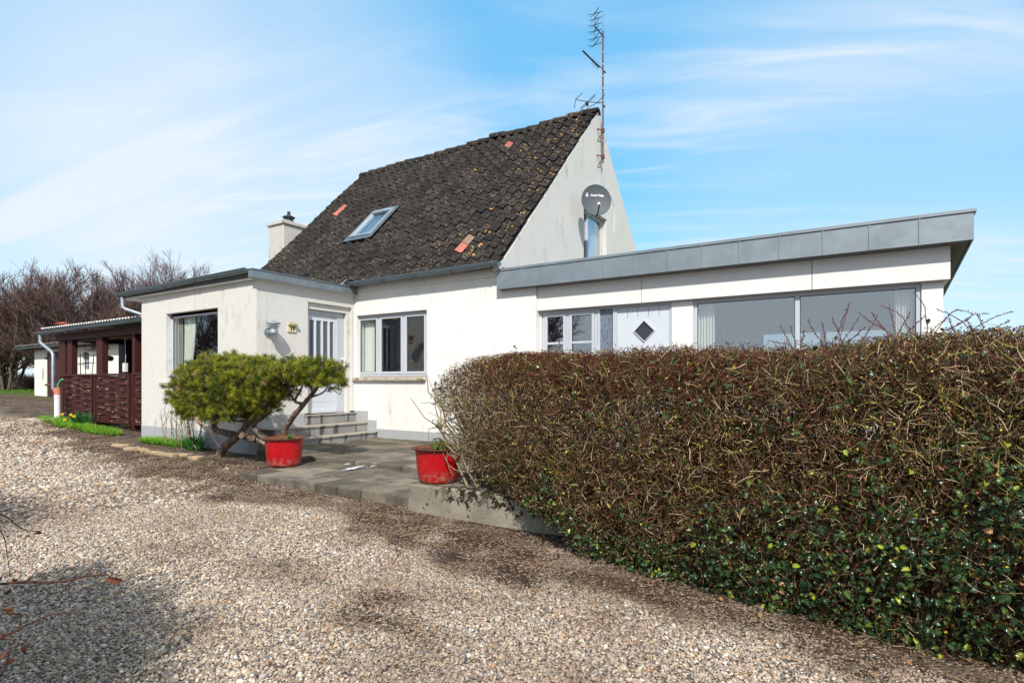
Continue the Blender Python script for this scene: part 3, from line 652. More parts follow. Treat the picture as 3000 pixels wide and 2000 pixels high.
# ---------------------------------------------------------------- tiled roof
def roof_side(sign):
    """sign +1: the front slope. Pantile surface made course by course."""
    ez, ey = 3.47, (8.40 if sign > 0 else 17.5); ry, rz = 12.95, 8.13
    slope = math.hypot(ry - ey, rz - ez); ux = np.array([0, (ry - ey) / slope, (rz - ez) / slope]); nrm = np.array([0, -ux[2] * sign, ux[1] * sign]) * 1.0
    x0, x1 = -13.86, GXX + (0.02 if sign > 0 else -0.08); W = 0.27; nc = 21; ntile = int(round((x1 - x0) / W)); W = (x1 - x0) / ntile; Lc = slope / nc; per = 8
    V = []; F = []; C = []; MI = []
    t = np.arange(per + 1) / per
    h = 0.062 * np.exp(-((t - 0.27) / 0.17) ** 2) - 0.016 * np.sin(np.pi * np.clip((t - 0.45) / 0.55, 0, 1)) + 0.022 * t ** 6
    red = {}
    def mark(p, m_):
        if sign < 0: return
        s_ = (p[1] - ey) * ux[1] + (p[2] - ez) * ux[2]; red[(int((p[0] - x0) / W), int(s_ / Lc))] = m_
    for p, ms_ in (((-13.03, 11.10, 6.23), (1, 1)), ((-6.83, 8.97, 4.0), (1, 2)), ((-7.94, 12.50, 7.68), (1,))):
        if sign > 0:
            s_ = (p[1] - ey) * ux[1] + (p[2] - ez) * ux[2]
            for k_, m_ in enumerate(ms_): red[(int((p[0] - x0) / W), int(s_ / Lc) + k_)] = m_
    sag = lambda x, s_: -0.025 * math.sin(math.pi * (x - x0) / (x1 - x0)) * math.sin(math.pi * min(1, s_ / slope)) + 0.010 * math.sin(x * 2.3 + s_ * 1.7)
    for r in range(nc):
        for c in range(ntile):
            if sign > 0 and -11.1 < x0 + W * (c + 0.5) < -10.3 and 1.99 < Lc * (r + 0.5) < 3.25: continue
            jl = random.gauss(0, 0.004); jt = random.gauss(0, 0.005); tone = random.uniform(0.35, 1.0); jx = random.gauss(0, 0.004)
            base = len(V)
            for (s0, lift, k) in ((r * Lc - 0.012 + jt, -0.030, 0), (r * Lc - 0.018 + jt, 0.018 + jl, 1), ((r + 1) * Lc + 0.004, -0.008 + jl, 2)):
                for i in range(per + 1):
                    x = x0 + W * (c + t[i]) + jx
                    dl = -0.03 * math.cos(2 * math.pi * t[i]) * 0.35 if k < 2 else 0
                    p = np.array([x, ey, ez]) + ux * (s0 + dl) + nrm * (h[i] + lift + sag(x, s0))
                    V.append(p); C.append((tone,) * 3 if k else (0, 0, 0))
            for k in range(2):
                for i in range(per):
                    a = base + k * (per + 1) + i; F.append((a, a + 1, a + per + 2, a + per + 1)); MI.append(red.get((c, r), 0))
    o = npmesh('roof', np.array(V), np.array(F), [M['tile'], M['tile_red'], M['tile_pale']], H_, col=np.array(C), smooth=False, mi=MI)
    return o
roof_f = roof_side(1)
roof_f['label'] = 'front slope of dark pantiles with a few red replacement tiles'
# rear slope: plainly hidden from this side, same pantiles
roof_b = roof_side(-1)
w = MB(); w.add([(-13.8, 8.45, 3.42), (GXX - 0.05, 8.45, 3.42), (GXX - 0.05, 12.95, 8.05), (-13.8, 12.95, 8.05)], [(0, 1, 2, 3)]); w.build('underlay', M['roofing'], H_)
# ridge tiles
V = []; F = []; C = []
nr = 21; L_ = (GXX + 0.0 + 13.9) / nr
for i in range(nr):
    xa = -13.9 + i * L_ - 0.03; xb = xa + L_ + 0.045; j1 = random.gauss(0, 0.012); j2 = random.gauss(0, 0.012); base = len(V)
    if i in (11, 12, 13): j1 += 0.025 * (i - 11); j2 -= 0.015
    for (x, z, rr) in ((xa, 8.07 + j1, 0.145), (xb, 8.055 + j1 + j2 * 0.3, 0.125)):
        for k in range(9):
            q = math.pi * (-0.08 + 1.16 * k / 8); V.append((x, 12.95 + rr * math.cos(q) * 1.1, z + rr * math.sin(q) * 0.95)); C.append((random.uniform(0.5, 1),) * 3)
    for k in range(8): F.append((base + k, base + k + 1, base + 10 + k, base + 9 + k))
    for e in (0, 9): F += [(base + e, base + e + 1, base + e + 2, base + e + 3), (base + e, base + e + 3, base + e + 4, base + e + 5), (base + e, base + e + 5, base + e + 6, base + e + 7)]
npmesh('ridge_tiles', np.array(V), np.array(F), M['tile'], H_, col=np.array(C), smooth=False)
# roof window
rz = lambda y: 3.47 + (y - 8.40) * (8.13 - 3.47) / (12.95 - 8.40)
sl = math.atan2(8.13 - 3.47, 12.95 - 8.40); un = Vector((0, math.cos(sl), math.sin(sl))); nn_ = Vector((0, -math.sin(sl), math.cos(sl)))
org = Vector((-11.06, 9.84, rz(9.84)))
def rp(a, s_, n): return org + Vector((a, 0, 0)) + un * s_ + nn_ * n
def rbox(mb_, a0, a1, s0, s1, n0, n1):
    mb_.hexa([rp(a0, s0, n0), rp(a1, s0, n0), rp(a1, s1, n0), rp(a0, s1, n0)], [rp(a0, s0, n1), rp(a1, s0, n1), rp(a1, s1, n1), rp(a0, s1, n1)])
w = MB(); ww, hh = 0.78, 1.22
rbox(w, 0, 0.075, 0, hh, -0.05, 0.075); rbox(w, ww - 0.075, ww, 0, hh, -0.05, 0.075); rbox(w, 0.077, ww - 0.077, 0, 0.075, -0.05, 0.08); rbox(w, 0.077, ww - 0.077, hh - 0.13, hh, -0.05, 0.095)
rw_ = bev(w.build('roof_window', M['galv'], H_), 0.008)
w = MB(); rbox(w, 0.077, 0.105, 0.077, hh - 0.132, -0.02, 0.06); rbox(w, ww - 0.105, ww - 0.077, 0.077, hh - 0.132, -0.02, 0.06); rbox(w, 0.107, ww - 0.107, 0.077, 0.105, -0.02, 0.06)
w.build('sash', M['frame'], rw_)
w = MB(); rbox(w, 0.08, ww - 0.08, 0.08, hh - 0.13, 0.035, 0.041); w.build('pane', M['glass'], rw_)
w = MB(); rbox(w, -0.10, ww + 0.10, -0.13, -0.001, 0.035, 0.05); rbox(w, -0.09, -0.001, 0, hh, 0.03, 0.048); rbox(w, ww + 0.001, ww + 0.09, 0, hh, 0.03, 0.048); rbox(w, -0.09, ww + 0.09, hh + 0.001, hh + 0.1, 0.03, 0.05); w.build('flashing', M['gutter'], rw_)
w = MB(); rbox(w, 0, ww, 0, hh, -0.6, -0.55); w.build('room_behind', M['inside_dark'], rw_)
# chimney
ch = MB(); ch.box(-14.92, -14.2, 10.2, 10.94, 2.0, 5.93); cho = bev(ch.build('chimney', M['chimney'], H_), 0.012)
w = MB(); w.box(-14.97, -14.15, 10.15, 10.99, 5.932, 6.03); w.box(-14.9, -14.22, 10.22, 10.92, 6.03, 6.06); bev(w.build('cap_stone', M['chimney'], cho), 0.012)
w = MB(); w.lathe([(0, 0), (0.15, 0), (0.15, 0.09), (0.12, 0.10), (0.12, 0.16), (0.175, 0.17), (0.175, 0.20), (0.06, 0.25), (0.05, 0.26), (0.045, 0.36), (0, 0.36)], (-14.52, 10.6, 6.055), 24); w.build('flue_cowl', M['black'], cho)

# ---------------------------------------------------------------- gutters
def half_gutter(name, x0, x1, y, z, r, z_end=None, parent=H_, brackets=0.62, mat='gutter', bmat='gutter'):
    w = MB(); K = 24; n = 12; z_end = z if z_end is None else z_end
    vs = []; t_ = 0.006
    for i in range(K + 1):
        x = x0 + (x1 - x0) * i / K; zz = z + (z_end - z) * i / K + 0.003 * math.sin(x * 2.1)
        for j in range(n + 1):
            q = math.pi * j / n; vs.append((x, y - r * math.cos(q), zz - r * math.sin(q)))
        for j in range(n, -1, -1):
            q = math.pi * j / n; vs.append((x, y - (r - t_) * math.cos(q), zz - (r - t_) * math.sin(q)))
    m_ = 2 * (n + 1); fs = [(i * m_ + j, i * m_ + (j + 1) % m_, (i + 1) * m_ + (j + 1) % m_, (i + 1) * m_ + j) for i in range(K) for j in range(m_)]
    w.add(vs, fs, 0, True)
    for x, zz in ((x0, z), (x1, z_end)):
        pts = [(x, y - r * math.cos(math.pi * j / n), zz - r * math.sin(math.pi * j / n)) for j in range(n + 1)]; w.add(pts, [tuple(range(n + 1))])
    # rolled front bead
    w.tube([(x0, y - r, z + 0.004), (x1, y - r, z_end + 0.004)], 0.011, 8)
    g = w.build(name, M[mat], parent)
    if brackets:
        nb = int((x1 - x0) / brackets)
        for i in range(nb + 1):
            b = MB()
            x = x0 + 0.15 + (x1 - x0 - 0.3) * i / nb; zz = z + (z_end - z) * (x - x0) / (x1 - x0)
            b.tube([(x, y - (r + 0.006) * math.cos(math.pi * j / 10), zz - (r + 0.006) * math.sin(math.pi * j / 10)) for j in range(11)], 0.008, 6)
            b.build('bracket', M[bmat], g)
    return g
half_gutter('gutter', -9.40, -5.52, 8.36, 3.47, 0.072, 3.49, brackets=0.95, bmat='rust')
half_gutter('gutter', -14.62, -9.52, 6.10, 3.36, 0.072, 3.42, brackets=0.85)
# annex downpipe
w = MB(); w.tube([(-14.35, 6.10, 3.28), (-14.35, 6.10, 3.06), (-14.28, 6.14, 3.01), (-13.86, 6.50, 2.82), (-13.83, 6.52, 2.78), (-13.83, 6.52, 2.70)], 0.04, 12); w.build('downpipe', M['galv'], H_)

# annex flat roof with zinc edge
w = MB(); w.hexa([(-14.5, 6.14, 3.27), (-9.40, 6.14, 3.27), (-9.40, 8.75, 3.27), (-14.5, 8.75, 3.27)], [(-14.5, 6.14, 3.37), (-9.40, 6.14, 3.37), (-9.40, 8.75, 3.40), (-14.5, 8.75, 3.40)])
w.build('annex_roof', M['roofing'], H_)
w = MB(); w.box(-14.5, -9.42, 6.16, 8.75, 3.242, 3.268); w.build('annex_soffit', M['panel'], H_)
w = MB(); w.box(-9.398, -9.37, 6.08, 8.53, 3.25, 3.395); w.box(-9.50, -9.355, 6.07, 8.53, 3.397, 3.412); w.box(-9.5, -9.399, 6.083, 6.139, 3.26, 3.395)
fz = w.build('annex_fascia', M['zinc'], H_)
for y in np.arange(6.55, 8.5, 0.46): w = MB(); w.box(-9.369, -9.362, y - 0.008, y + 0.008, 3.25, 3.396); w.build('seam', M['zinc'], fz)
w = MB(); w.add([(-9.45, 8.30, 3.415), (-9.36, 8.2, 3.48), (-9.36, 8.50, 3.60), (-9.9, 8.55, 3.62), (-9.9, 8.30, 3.415)], [(0, 1, 2), (0, 2, 3, 4)]); w.build('valley_flashing', M['galv'], H_)

# ---------------------------------------------------------------- windows
def window_Y(x0, x1, z0, z1, y, parent, mull=(), fr=0.055, sash=0.045, dep=0.07, glass='glass', transom=None, mat='frame', name='window'):
    root_mb = MB()
    root_mb.box(x0, x0 + fr, y, y + dep, z0, z1); root_mb.box(x1 - fr, x1, y, y + dep, z0, z1)
    root_mb.box(x0 + fr, x1 - fr, y, y + dep, z0, z0 + fr); root_mb.box(x0 + fr, x1 - fr, y, y + dep, z1 - fr, z1)
    for mx in mull: root_mb.box(mx - fr * 0.6, mx + fr * 0.6, y + 0.001, y + dep, z0 + fr, z1 - fr)
    o = bev(root_mb.build(name, M[mat], parent), 0.004)
    edges = [x0 + fr] + [e for mx in mull for e in (mx - fr * 0.6, mx + fr * 0.6)] + [x1 - fr]
    for a, b in zip(edges[0::2], edges[1::2]):
        yy = y - 0.012
        if sash:
            s_ = MB(); g = 0.003; a0, b0, c0, d0 = a + g, b - g, z0 + fr + g, z1 - fr - g
            s_.box(a0, a0 + sash, yy, yy + 0.05, c0, d0); s_.box(b0 - sash, b0, yy, yy + 0.05, c0, d0)
            s_.box(a0 + sash, b0 - sash, yy, yy + 0.05, c0, c0 + sash); s_.box(a0 + sash, b0 - sash, yy, yy + 0.05, d0 - sash, d0)
            if transom: s_.box(a0 + sash, b0 - sash, yy, yy + 0.05, transom - 0.02, transom + 0.02)
            bev(s_.build('sash', M[mat], o), 0.004)
            a, b, c, d = a0 + sash, b0 - sash, c0 + sash, d0 - sash
        else: c, d = z0 + fr, z1 - fr
        gk = MB(); q = 0.008; yb = yy + 0.018
        gk.box(a, a + q, yb, yb + 0.01, c, d); gk.box(b - q, b, yb, yb + 0.01, c, d); gk.box(a + q, b - q, yb, yb + 0.01, c, c + q); gk.box(a + q, b - q, yb, yb + 0.01, d - q, d); gk.build('gasket', M['rubber'], o)
        p = MB(); p.box(a - 0.004, b + 0.004, yy + 0.03, yy + 0.036, c - 0.004, d + 0.004); p.build('pane', M[glass], o)
    return o
# annex window, single pane
window_Y(-12.72, -10.76, 1.34, 2.815, AY + 0.11, H_, fr=0.06, sash=0)
w = MB(); w.box(-12.90, -10.60, AY - 0.06, AY + 0.14, 1.27, 1.338); bev(w.build('window_sill', M['sill'], H_), 0.006)
w = MB(); w.box(-12.76, -10.72, AY + 0.11, AY + 0.2, 2.72, 2.812); w.build('roller_rail', M['frame'], H_)
# main window
mw = window_Y(-9.50, -7.46, 1.47, 2.795, MY + 0.085, H_, mull=(-8.84, -8.115), fr=0.045, sash=0.05)
for z in (1.72, 2.12, 2.58): w = MB(); w.box(-9.475, -9.455, MY + 0.06, MY + 0.085, z - 0.05, z + 0.05); w.build('hinge', M['black'], mw)
w = MB(); w.hexa([(-9.62, MY - 0.07, 1.375), (-7.43, MY - 0.07, 1.375), (-7.43, MY + 0.13, 1.375), (-9.62, MY + 0.13, 1.375)], [(-9.62, MY - 0.07, 1.435), (-7.43, MY - 0.07, 1.435), (-7.43, MY + 0.13, 1.468), (-9.62, MY + 0.13, 1.468)])
bev(w.build('window_sill', M['sill'], H_), 0.006)
# gable window
gw = MB(); X = GXX - 0.13
gw.box(X - 0.06, X, 12.10, 12.16, 4.2, 5.5); gw.box(X - 0.06, X, 13.43, 13.49, 4.2, 5.5); gw.box(X - 0.06, X, 12.16, 13.43, 5.44, 5.5); gw.box(X - 0.06, X + 0.01, 12.55, 12.63, 4.2, 5.44); gw.box(X - 0.06, X, 12.16, 13.43, 4.2, 4.30)
gwo = bev(gw.build('gable_window', M['frame'], H_), 0.004)
w = MB(); w.box(X - 0.035, X - 0.03, 12.16, 13.43, 4.3, 5.44); w.build('pane', M['glass_wide'], gwo)
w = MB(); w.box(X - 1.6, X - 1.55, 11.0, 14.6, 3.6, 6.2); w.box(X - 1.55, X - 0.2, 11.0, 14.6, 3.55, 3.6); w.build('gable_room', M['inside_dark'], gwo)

# interiors
def room(name, x0, x1, y0, y1, z0, z1, mat, openings=()):
    w = MB()
    w.add([(x0, y1, z0), (x1, y1, z0), (x1, y1, z1), (x0, y1, z1)], [(0, 1, 2, 3)]) if not openings else wall_cells(w, x0, x1, z0, z1, openings, 0.2, frontY(y1))
    w.add([(x0, y0, z0), (x0, y1, z0), (x0, y1, z1), (x0, y0, z1)], [(0, 1, 2, 3)]); w.add([(x1, y0, z0), (x1, y1, z0), (x1, y1, z1), (x1, y0, z1)], [(3, 2, 1, 0)])
    w.add([(x0, y0, z0), (x1, y0, z0), (x1, y1, z0), (x0, y1, z0)], [(0, 1, 2, 3)]); w.add([(x0, y0, z1), (x1, y0, z1), (x1, y1, z1), (x0, y1, z1)], [(3, 2, 1, 0)])
    return w.build(name, M[mat], H_)
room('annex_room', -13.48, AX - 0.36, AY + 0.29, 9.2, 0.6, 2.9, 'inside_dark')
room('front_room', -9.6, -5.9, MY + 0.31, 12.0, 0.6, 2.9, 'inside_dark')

# ---------------------------------------------------------------- front door
DX = AX - 0.15
fr = MB(); fr.box(DX - 0.06, DX + 0.02, 7.385, 7.46, 0.69, 2.838); fr.box(DX - 0.06, DX + 0.02, 8.23, 8.415, 0.69, 2.838); fr.box(DX - 0.06, DX + 0.02, 7.46, 8.23, 2.745, 2.838)
fo = bev(fr.build('front_door_frame', M['frame'], H_), 0.004)
d = MB(); y0, y1 = 7.462, 8.228
gl0 = [(7.535, 7.655), (7.70, 7.83), (7.875, 8.005), (8.05, 8.155)]
wall_cells(d, y0, y1, 0.70, 2.742, [(a, b, 1.50, 2.63) for a, b in gl0], 0.045, frontX(DX))
for i in range(9):
    yy = 7.60 + i * 0.055; d.box(DX, DX + 0.006, yy, yy + 0.032, 0.93, 1.40)
for a, b in gl0[:-1]: d.box(DX, DX + 0.018, b + 0.008, b + 0.037, 1.47, 2.66)
d.box(DX + 0.001, DX + 0.02, y0 + 0.01, y1 - 0.01, 0.70, 0.78)
do = bev(d.build('front_door', M['door'], H_), 0.003)
g = MB(); g.box(DX - 0.03, DX - 0.022, 7.52, 8.17, 1.49, 2.64); g.build('glass_strips', M['doorglass'], do)
g = MB(); g.tube([(DX + 0.02, 7.50, 1.72), (DX + 0.06, 7.50, 1.72), (DX + 0.06, 7.60, 1.72)], 0.011, 8); g.box(DX + 0.0, DX + 0.012, 7.48, 7.52, 1.62, 1.82); g.build('handle', M['chrome'], do)
# cream grab bar
gb = MB(); gy = 8.365
gb.tube([(DX + 0.02, gy, 1.52), (-9.565, gy, 1.52), (-9.56, gy, 1.55), (-9.56, gy, 1.82), (-9.565, gy, 1.85), (DX + 0.02, gy, 1.85)], 0.016, 10)
for gz_ in (1.52, 1.85): gb.tube([(DX + 0.021, gy, gz_), (DX + 0.032, gy, gz_)], 0.030, 14)
tag(settle(gb.build('grab_bar', M['cream'])), 'cream vertical grab bar fixed to the right of the front door', 'grab bar')

# ---------------------------------------------------------------- steps
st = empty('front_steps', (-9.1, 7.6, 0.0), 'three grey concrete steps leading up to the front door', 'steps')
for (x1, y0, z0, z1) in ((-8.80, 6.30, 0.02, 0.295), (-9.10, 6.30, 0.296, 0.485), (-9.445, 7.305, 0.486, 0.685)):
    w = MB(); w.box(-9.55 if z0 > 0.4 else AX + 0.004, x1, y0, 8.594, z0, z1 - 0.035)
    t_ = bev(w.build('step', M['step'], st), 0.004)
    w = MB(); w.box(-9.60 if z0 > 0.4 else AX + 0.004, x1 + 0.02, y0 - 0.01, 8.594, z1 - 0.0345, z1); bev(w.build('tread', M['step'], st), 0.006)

# ---------------------------------------------------------------- right extension
EY = 8.74
w = MB(); wall_cells(w, -4.90, 0.84, 0.0, 2.62, [(-4.87, -2.54, 0.25, 2.60), (-2.21, 0.62, 1.15, 2.60)], 0.14, frontY(EY)); w.box(0.70, 0.84, EY + 0.14, 13.6, 0, 2.55); w.box(-4.9, 0.84, 13.3, 13.5, 0, 0.9)
w.box(-4.9, 0.84, 13.3, 13.5, 2.43, 2.52); w.box(-4.9, -1.95, 13.3, 13.5, 0.901, 2.429); w.box(0.45, 0.7, 13.3, 13.5, 0.901, 2.429)
w.build('extension_wall', M['panel'], H_)
w = MB()
for a, b in ((-4.90, -3.004), (-2.996, -0.602), (-0.594, 0.90)): w.box(a, b, 8.65, 8.70, 2.612, 3.02)
w.box(0.84, 0.90, 8.701, 12.0, 2.612, 2.75)
bev(w.build('extension_panel', M['panel'], H_), 0.003)
def rz2(y): return -0.103 * (y - 8.48)
w = MB()
w.hexa([(-5.62, 8.49, 3.04), (1.08, 8.49, 3.04), (1.08, 14.2, 3.04 + rz2(14.2)), (-5.62, 14.2, 3.04 + rz2(14.2))], [(-5.62, 8.49, 3.36), (1.08, 8.49, 3.36), (1.08, 14.2, 3.36 + rz2(14.2)), (-5.62, 14.2, 3.36 + rz2(14.2))])
w.build('extension_roof', M['roofing'], H_)
w = MB(); w.add([(-5.6, 8.49, 3.034), (1.06, 8.49, 3.034), (1.06, 14.1, 3.034 + rz2(14.1)), (-5.6, 14.1, 3.034 + rz2(14.1))], [(3, 2, 1, 0)]); w.build('extension_soffit', M['soffit'], H_)
w = MB()
w.box(-5.645, 1.10, 8.465, 8.488, 3.028, 3.35)
w.hexa([(1.082, 8.489, 3.028), (1.10, 8.489, 3.028), (1.10, 14.2, 3.028 + rz2(14.2)), (1.082, 14.2, 3.028 + rz2(14.2))], [(1.082, 8.489, 3.35), (1.10, 8.489, 3.35), (1.10, 14.2, 3.35 + rz2(14.2)), (1.082, 14.2, 3.35 + rz2(14.2))])
w.box(-5.645, -5.622, 8.489, 8.62, 3.028, 3.35)
ef = bev(w.build('extension_fascia', M['zinc'], H_), 0.003)
w = MB(); w.box(-5.67, 1.125, 8.45, 8.53, 3.352, 3.40); w.hexa([(1.07, 8.531, 3.352), (1.125, 8.531, 3.352), (1.125, 14.2, 3.352 + rz2(14.2)), (1.07, 14.2, 3.352 + rz2(14.2))], [(1.07, 8.531, 3.40), (1.125, 8.531, 3.40), (1.125, 14.2, 3.40 + rz2(14.2)), (1.07, 14.2, 3.40 + rz2(14.2))])
bev(w.build('fascia_cap', M['zinc'], ef), 0.006)
for k in range(1, 13):
    w = MB(); xx = -5.645 + 6.745 * k / 13; w.box(xx - 0.009, xx + 0.009, 8.457, 8.4645, 3.038, 3.349); bev(w.build('seam', M['zinc'], ef), 0.002)
w = MB(); w.box(-5.645, 1.10, 8.458, 8.4646, 3.028, 3.037); bev(w.build('drip_edge', M['zinc'], ef), 0.002)
# extension windows and doors
window_Y(-4.86, -3.80, 0.9, 2.60, EY + 0.02, H_, mull=(-4.36,), fr=0.05, sash=0.05, transom=2.03, glass='glass_wide', name='kitchen_window')
w = MB(); w.box(-4.86, -3.80, EY + 0.02, EY + 0.1, 0.25, 0.898); w.build('window_panel', M['door'], H_)
w = MB(); w.box(-3.795, -3.755, EY + 0.01, EY + 0.1, 0.25, 2.60); w.box(-3.52, -3.45, EY + 0.01, EY + 0.1, 0.25, 2.60); w.box(-2.57, -2.542, EY + 0.01, EY + 0.1, 0.25, 2.60); w.box(-3.755, -3.52, EY + 0.01, EY + 0.1, 2.57, 2.60); w.box(-3.45, -2.57, EY + 0.01, EY + 0.1, 2.57, 2.60)
sf = bev(w.build('side_door_frame', M['frame'], H_), 0.003)
w = MB(); w.box(-3.755, -3.52, EY + 0.04, EY + 0.05, 0.25, 2.57); w.build('side_light', M['frosted'], sf)
sd = MB(); xs_ = np.linspace(-3.447, -2.573, 6); cx, cz, hw, hh2 = -2.99, 2.17, 0.165, 0.165
# plank door leaf with a diamond opening
def diamond_leaf(mb_):
    Yf = EY + 0.03; o4 = [(cx, cz + hh2), (cx + hw, cz), (cx, cz - hh2), (cx - hw, cz)]
    X0, X1, Z0, Z1 = -3.447, -2.573, 0.26, 2.567
    r4 = [(X0, Z0), (X1, Z0), (X1, Z1), (X0, Z1)]; t_, r_, b_, l_ = o4
    polys = [[r4[0], r4[1], r_, b_, l_], [r4[2], r4[3], l_, t_, r_], [r4[1], r4[2], r_], [r4[3], r4[0], l_]]
    for p in polys: mb_.add([(a, Yf, b) for a, b in p], [tuple(range(len(p)))])
    for i in range(4):
        a, b = o4[i], o4[(i + 1) % 4]; mb_.add([(a[0], Yf, a[1]), (b[0], Yf, b[1]), (b[0], Yf + 0.05, b[1]), (a[0], Yf + 0.05, a[1])], [(0, 1, 2, 3)])
diamond_leaf(sd)
sdo = sd.build('side_door', M['door'], H_)
w = MB()
for x in xs_[1:-1]:
    for z0, z1 in ((0.27, 1.95), (2.40, 2.56)): w.box(x - 0.003, x + 0.003, EY + 0.0265, EY + 0.0295, z0, z1)
w.build('plank_joint', M['soffit'], sdo)
w = MB()
for i in range(4):
    o4 = [(cx, cz + hh2), (cx + hw, cz), (cx, cz - hh2), (cx - hw, cz)]; k = 1.10
    a, b = o4[i], o4[(i + 1) % 4]; A = (cx + (a[0] - cx) * k, cz + (a[1] - cz) * k); B = (cx + (b[0] - cx) * k, cz + (b[1] - cz) * k)
    w.hexa([(a[0], EY + 0.012, a[1]), (b[0], EY + 0.012, b[1]), (B[0], EY + 0.012, B[1]), (A[0], EY + 0.012, A[1])], [(a[0], EY + 0.029, a[1]), (b[0], EY + 0.029, b[1]), (B[0], EY + 0.029, B[1]), (A[0], EY + 0.029, A[1])])
w.build('diamond_frame', M['frame'], sdo)
w = MB(); w.add([(cx - 0.17, EY + 0.045, cz), (cx, EY + 0.045, cz - 0.17), (cx + 0.17, EY + 0.045, cz), (cx, EY + 0.045, cz + 0.17)], [(0, 1, 2, 3)]); w.build('diamond_pane', M['dark_glass'], sdo)
# picture window
pwn = window_Y(-2.205, 0.615, 1.15, 2.60, EY + 0.02, H_, mull=(-0.785,), fr=0.05, sash=0, glass='glass_wide', name='picture_window')
room('extension_room', -4.85, 0.69, EY + 0.15, 13.09, 0.3, 2.62, 'inside', openings=[(-1.85, -0.75, 0.95, 2.40), (-0.65, 0.38, 0.95, 2.40)])
for a, b in ((-1.85, -0.75), (-0.65, 0.38)):
    w = MB(); w.add([(a, 13.2, 0.95), (b, 13.2, 0.95), (b, 13.2, 2.4), (a, 13.2, 2.4)], [(0, 1, 2, 3)]); w.build('rear_pane', M['rear_glass'], H_)
w = MB(); w.box(-2.6, -1.95, 12.7, 13.0, 0.3, 2.6); w.build('brick_pier', M['inside_light'], H_)

# ---------------------------------------------------------------- curtains
def curtain(name, x0, x1, y, z0, z1, mat, label, folds=9, gather=None, group=None):
    nx_ = folds * 8; nz_ = 16; V = []; F = []
    for j in range(nz_ + 1):
        t = j / nz_; z = z1 + (z0 - z1) * t
        for i in range(nx_ + 1):
            s_ = i / nx_; a, b = x0, x1
            if gather: b = x1 + (gather - x1) * (t ** 1.6) if gather > -1e3 else x1
            x = a + (b - a) * s_; V.append((x, y + 0.028 * math.sin(s_ * folds * 6.283 + 0.5 * math.sin(t * 3)) + 0.01 * math.sin(s_ * 23), z))
    for j in range(nz_):
        for i in range(nx_): a = j * (nx_ + 1) + i; F.append((a, a + 1, a + nx_ + 2, a + nx_ + 1))
    return tag(settle(npmesh(name, np.array(V), np.array(F), M[mat], smooth=True)), label, 'curtain', group)
curtain('curtain', -12.90, -12.66, AY + 0.215, 1.36, 2.72, 'curtain_rust', 'narrow rust brown curtain at left edge of annex window', 3)
curtain('curtain', -12.64, -12.46, AY + 0.22, 1.36, 2.72, 'curtain_green', 'grey green curtain beside the white one in annex window', 3)
curtain('curtain', -12.44, -11.98, AY + 0.235, 1.36, 2.72, 'curtain', 'white curtain pulled to the left in annex window', 7, gather=-12.22)
curtain('curtain', -9.58, -9.42, MY + 0.215, 1.5, 2.74, 'curtain_green', 'grey curtain at left of three part front window', 3)
curtain('curtain', -9.40, -9.10, MY + 0.22, 1.5, 2.74, 'curtain', 'pale folded curtain behind left casement of front window', 7)
curtain('curtain', -2.24, -1.93, EY + 0.165, 0.9, 2.56, 'curtain', 'cream curtain at left end of wide extension window', 7)
curtain('curtain', 0.34, 0.54, EY + 0.165, 0.9, 2.56, 'curtain', 'cream curtain at right end of wide extension window', 6)
cb = MB(); cb.add([(GXX - 0.25, 12.62, 4.2), (GXX - 0.27, 12.75, 4.2), (GXX - 0.24, 12.9, 4.2), (GXX - 0.27, 13.1, 4.2), (GXX - 0.25, 13.35, 4.2), (GXX - 0.25, 13.0, 5.45), (GXX - 0.27, 13.1, 5.45), (GXX - 0.24, 13.2, 5.45), (GXX - 0.27, 13.3, 5.45), (GXX - 0.25, 13.42, 5.45)],
       [(i, i + 1, i + 6, i + 5) for i in range(4)], 0, True)
tag(settle(cb.build('curtain', M['curtain'])), 'cream and blue curtain hanging in the gable window', 'curtain')

# ---------------------------------------------------------------- wall lamp, house number, dish, aerial mast
def to_mesh_text(name, body, size, mat, parent, mw, extrude=0.002, bold=0.0):
    cu = bpy.data.curves.new(name, 'FONT'); cu.body = body; cu.size = size; cu.extrude = extrude; cu.align_x = 'CENTER'; cu.align_y = 'CENTER'; cu.offset = bold
    to = bpy.data.objects.new(name + '_curve', cu); COL.objects.link(to)
    dg = bpy.context.evaluated_depsgraph_get(); me = bpy.data.meshes.new_from_object(to.evaluated_get(dg)); bpy.data.objects.remove(to)
    me.transform(mw); me.name = name; me.materials.clear(); return link(name, me, mat, parent)
lp = empty('wall_lamp', (AX, 6.50, 2.29), 'galvanised wall lamp with tiered louvre shade near the annex corner', 'wall lamp')
w = MB(); w.tube([(AX, 6.47, 2.29), (AX + 0.035, 6.47, 2.29)], 0.075, 20); w.tube([(AX + 0.03, 6.47, 2.29), (AX + 0.10, 6.47, 2.285), (AX + 0.17, 6.47, 2.29)], 0.04, 12); w.build('bracket', M['galv'], lp)
c0 = (AX + 0.19, 6.47, 2.24)
w = MB(); w.lathe([(0, 0), (0.07, 0), (0.075, 0.02), (0.075, 0.09), (0.06, 0.095), (0, 0.095)], c0, 24); w.build('socket', M['galv'], lp)
w = MB(); w.lathe([(0.052, 0.095), (0.055, 0.13), (0.055, 0.22), (0.045, 0.25), (0.0, 0.268)], c0, 20); w.build('lamp_glass', M['glass'], lp)
for zz, r in ((0.125, 0.105), (0.160, 0.115)):
    w = MB(); w.lathe([(0.060, zz + 0.012), (r, zz - 0.004), (r, zz - 0.008), (0.060, zz + 0.008)], c0, 28); w.build('louvre', M['galv'], lp)
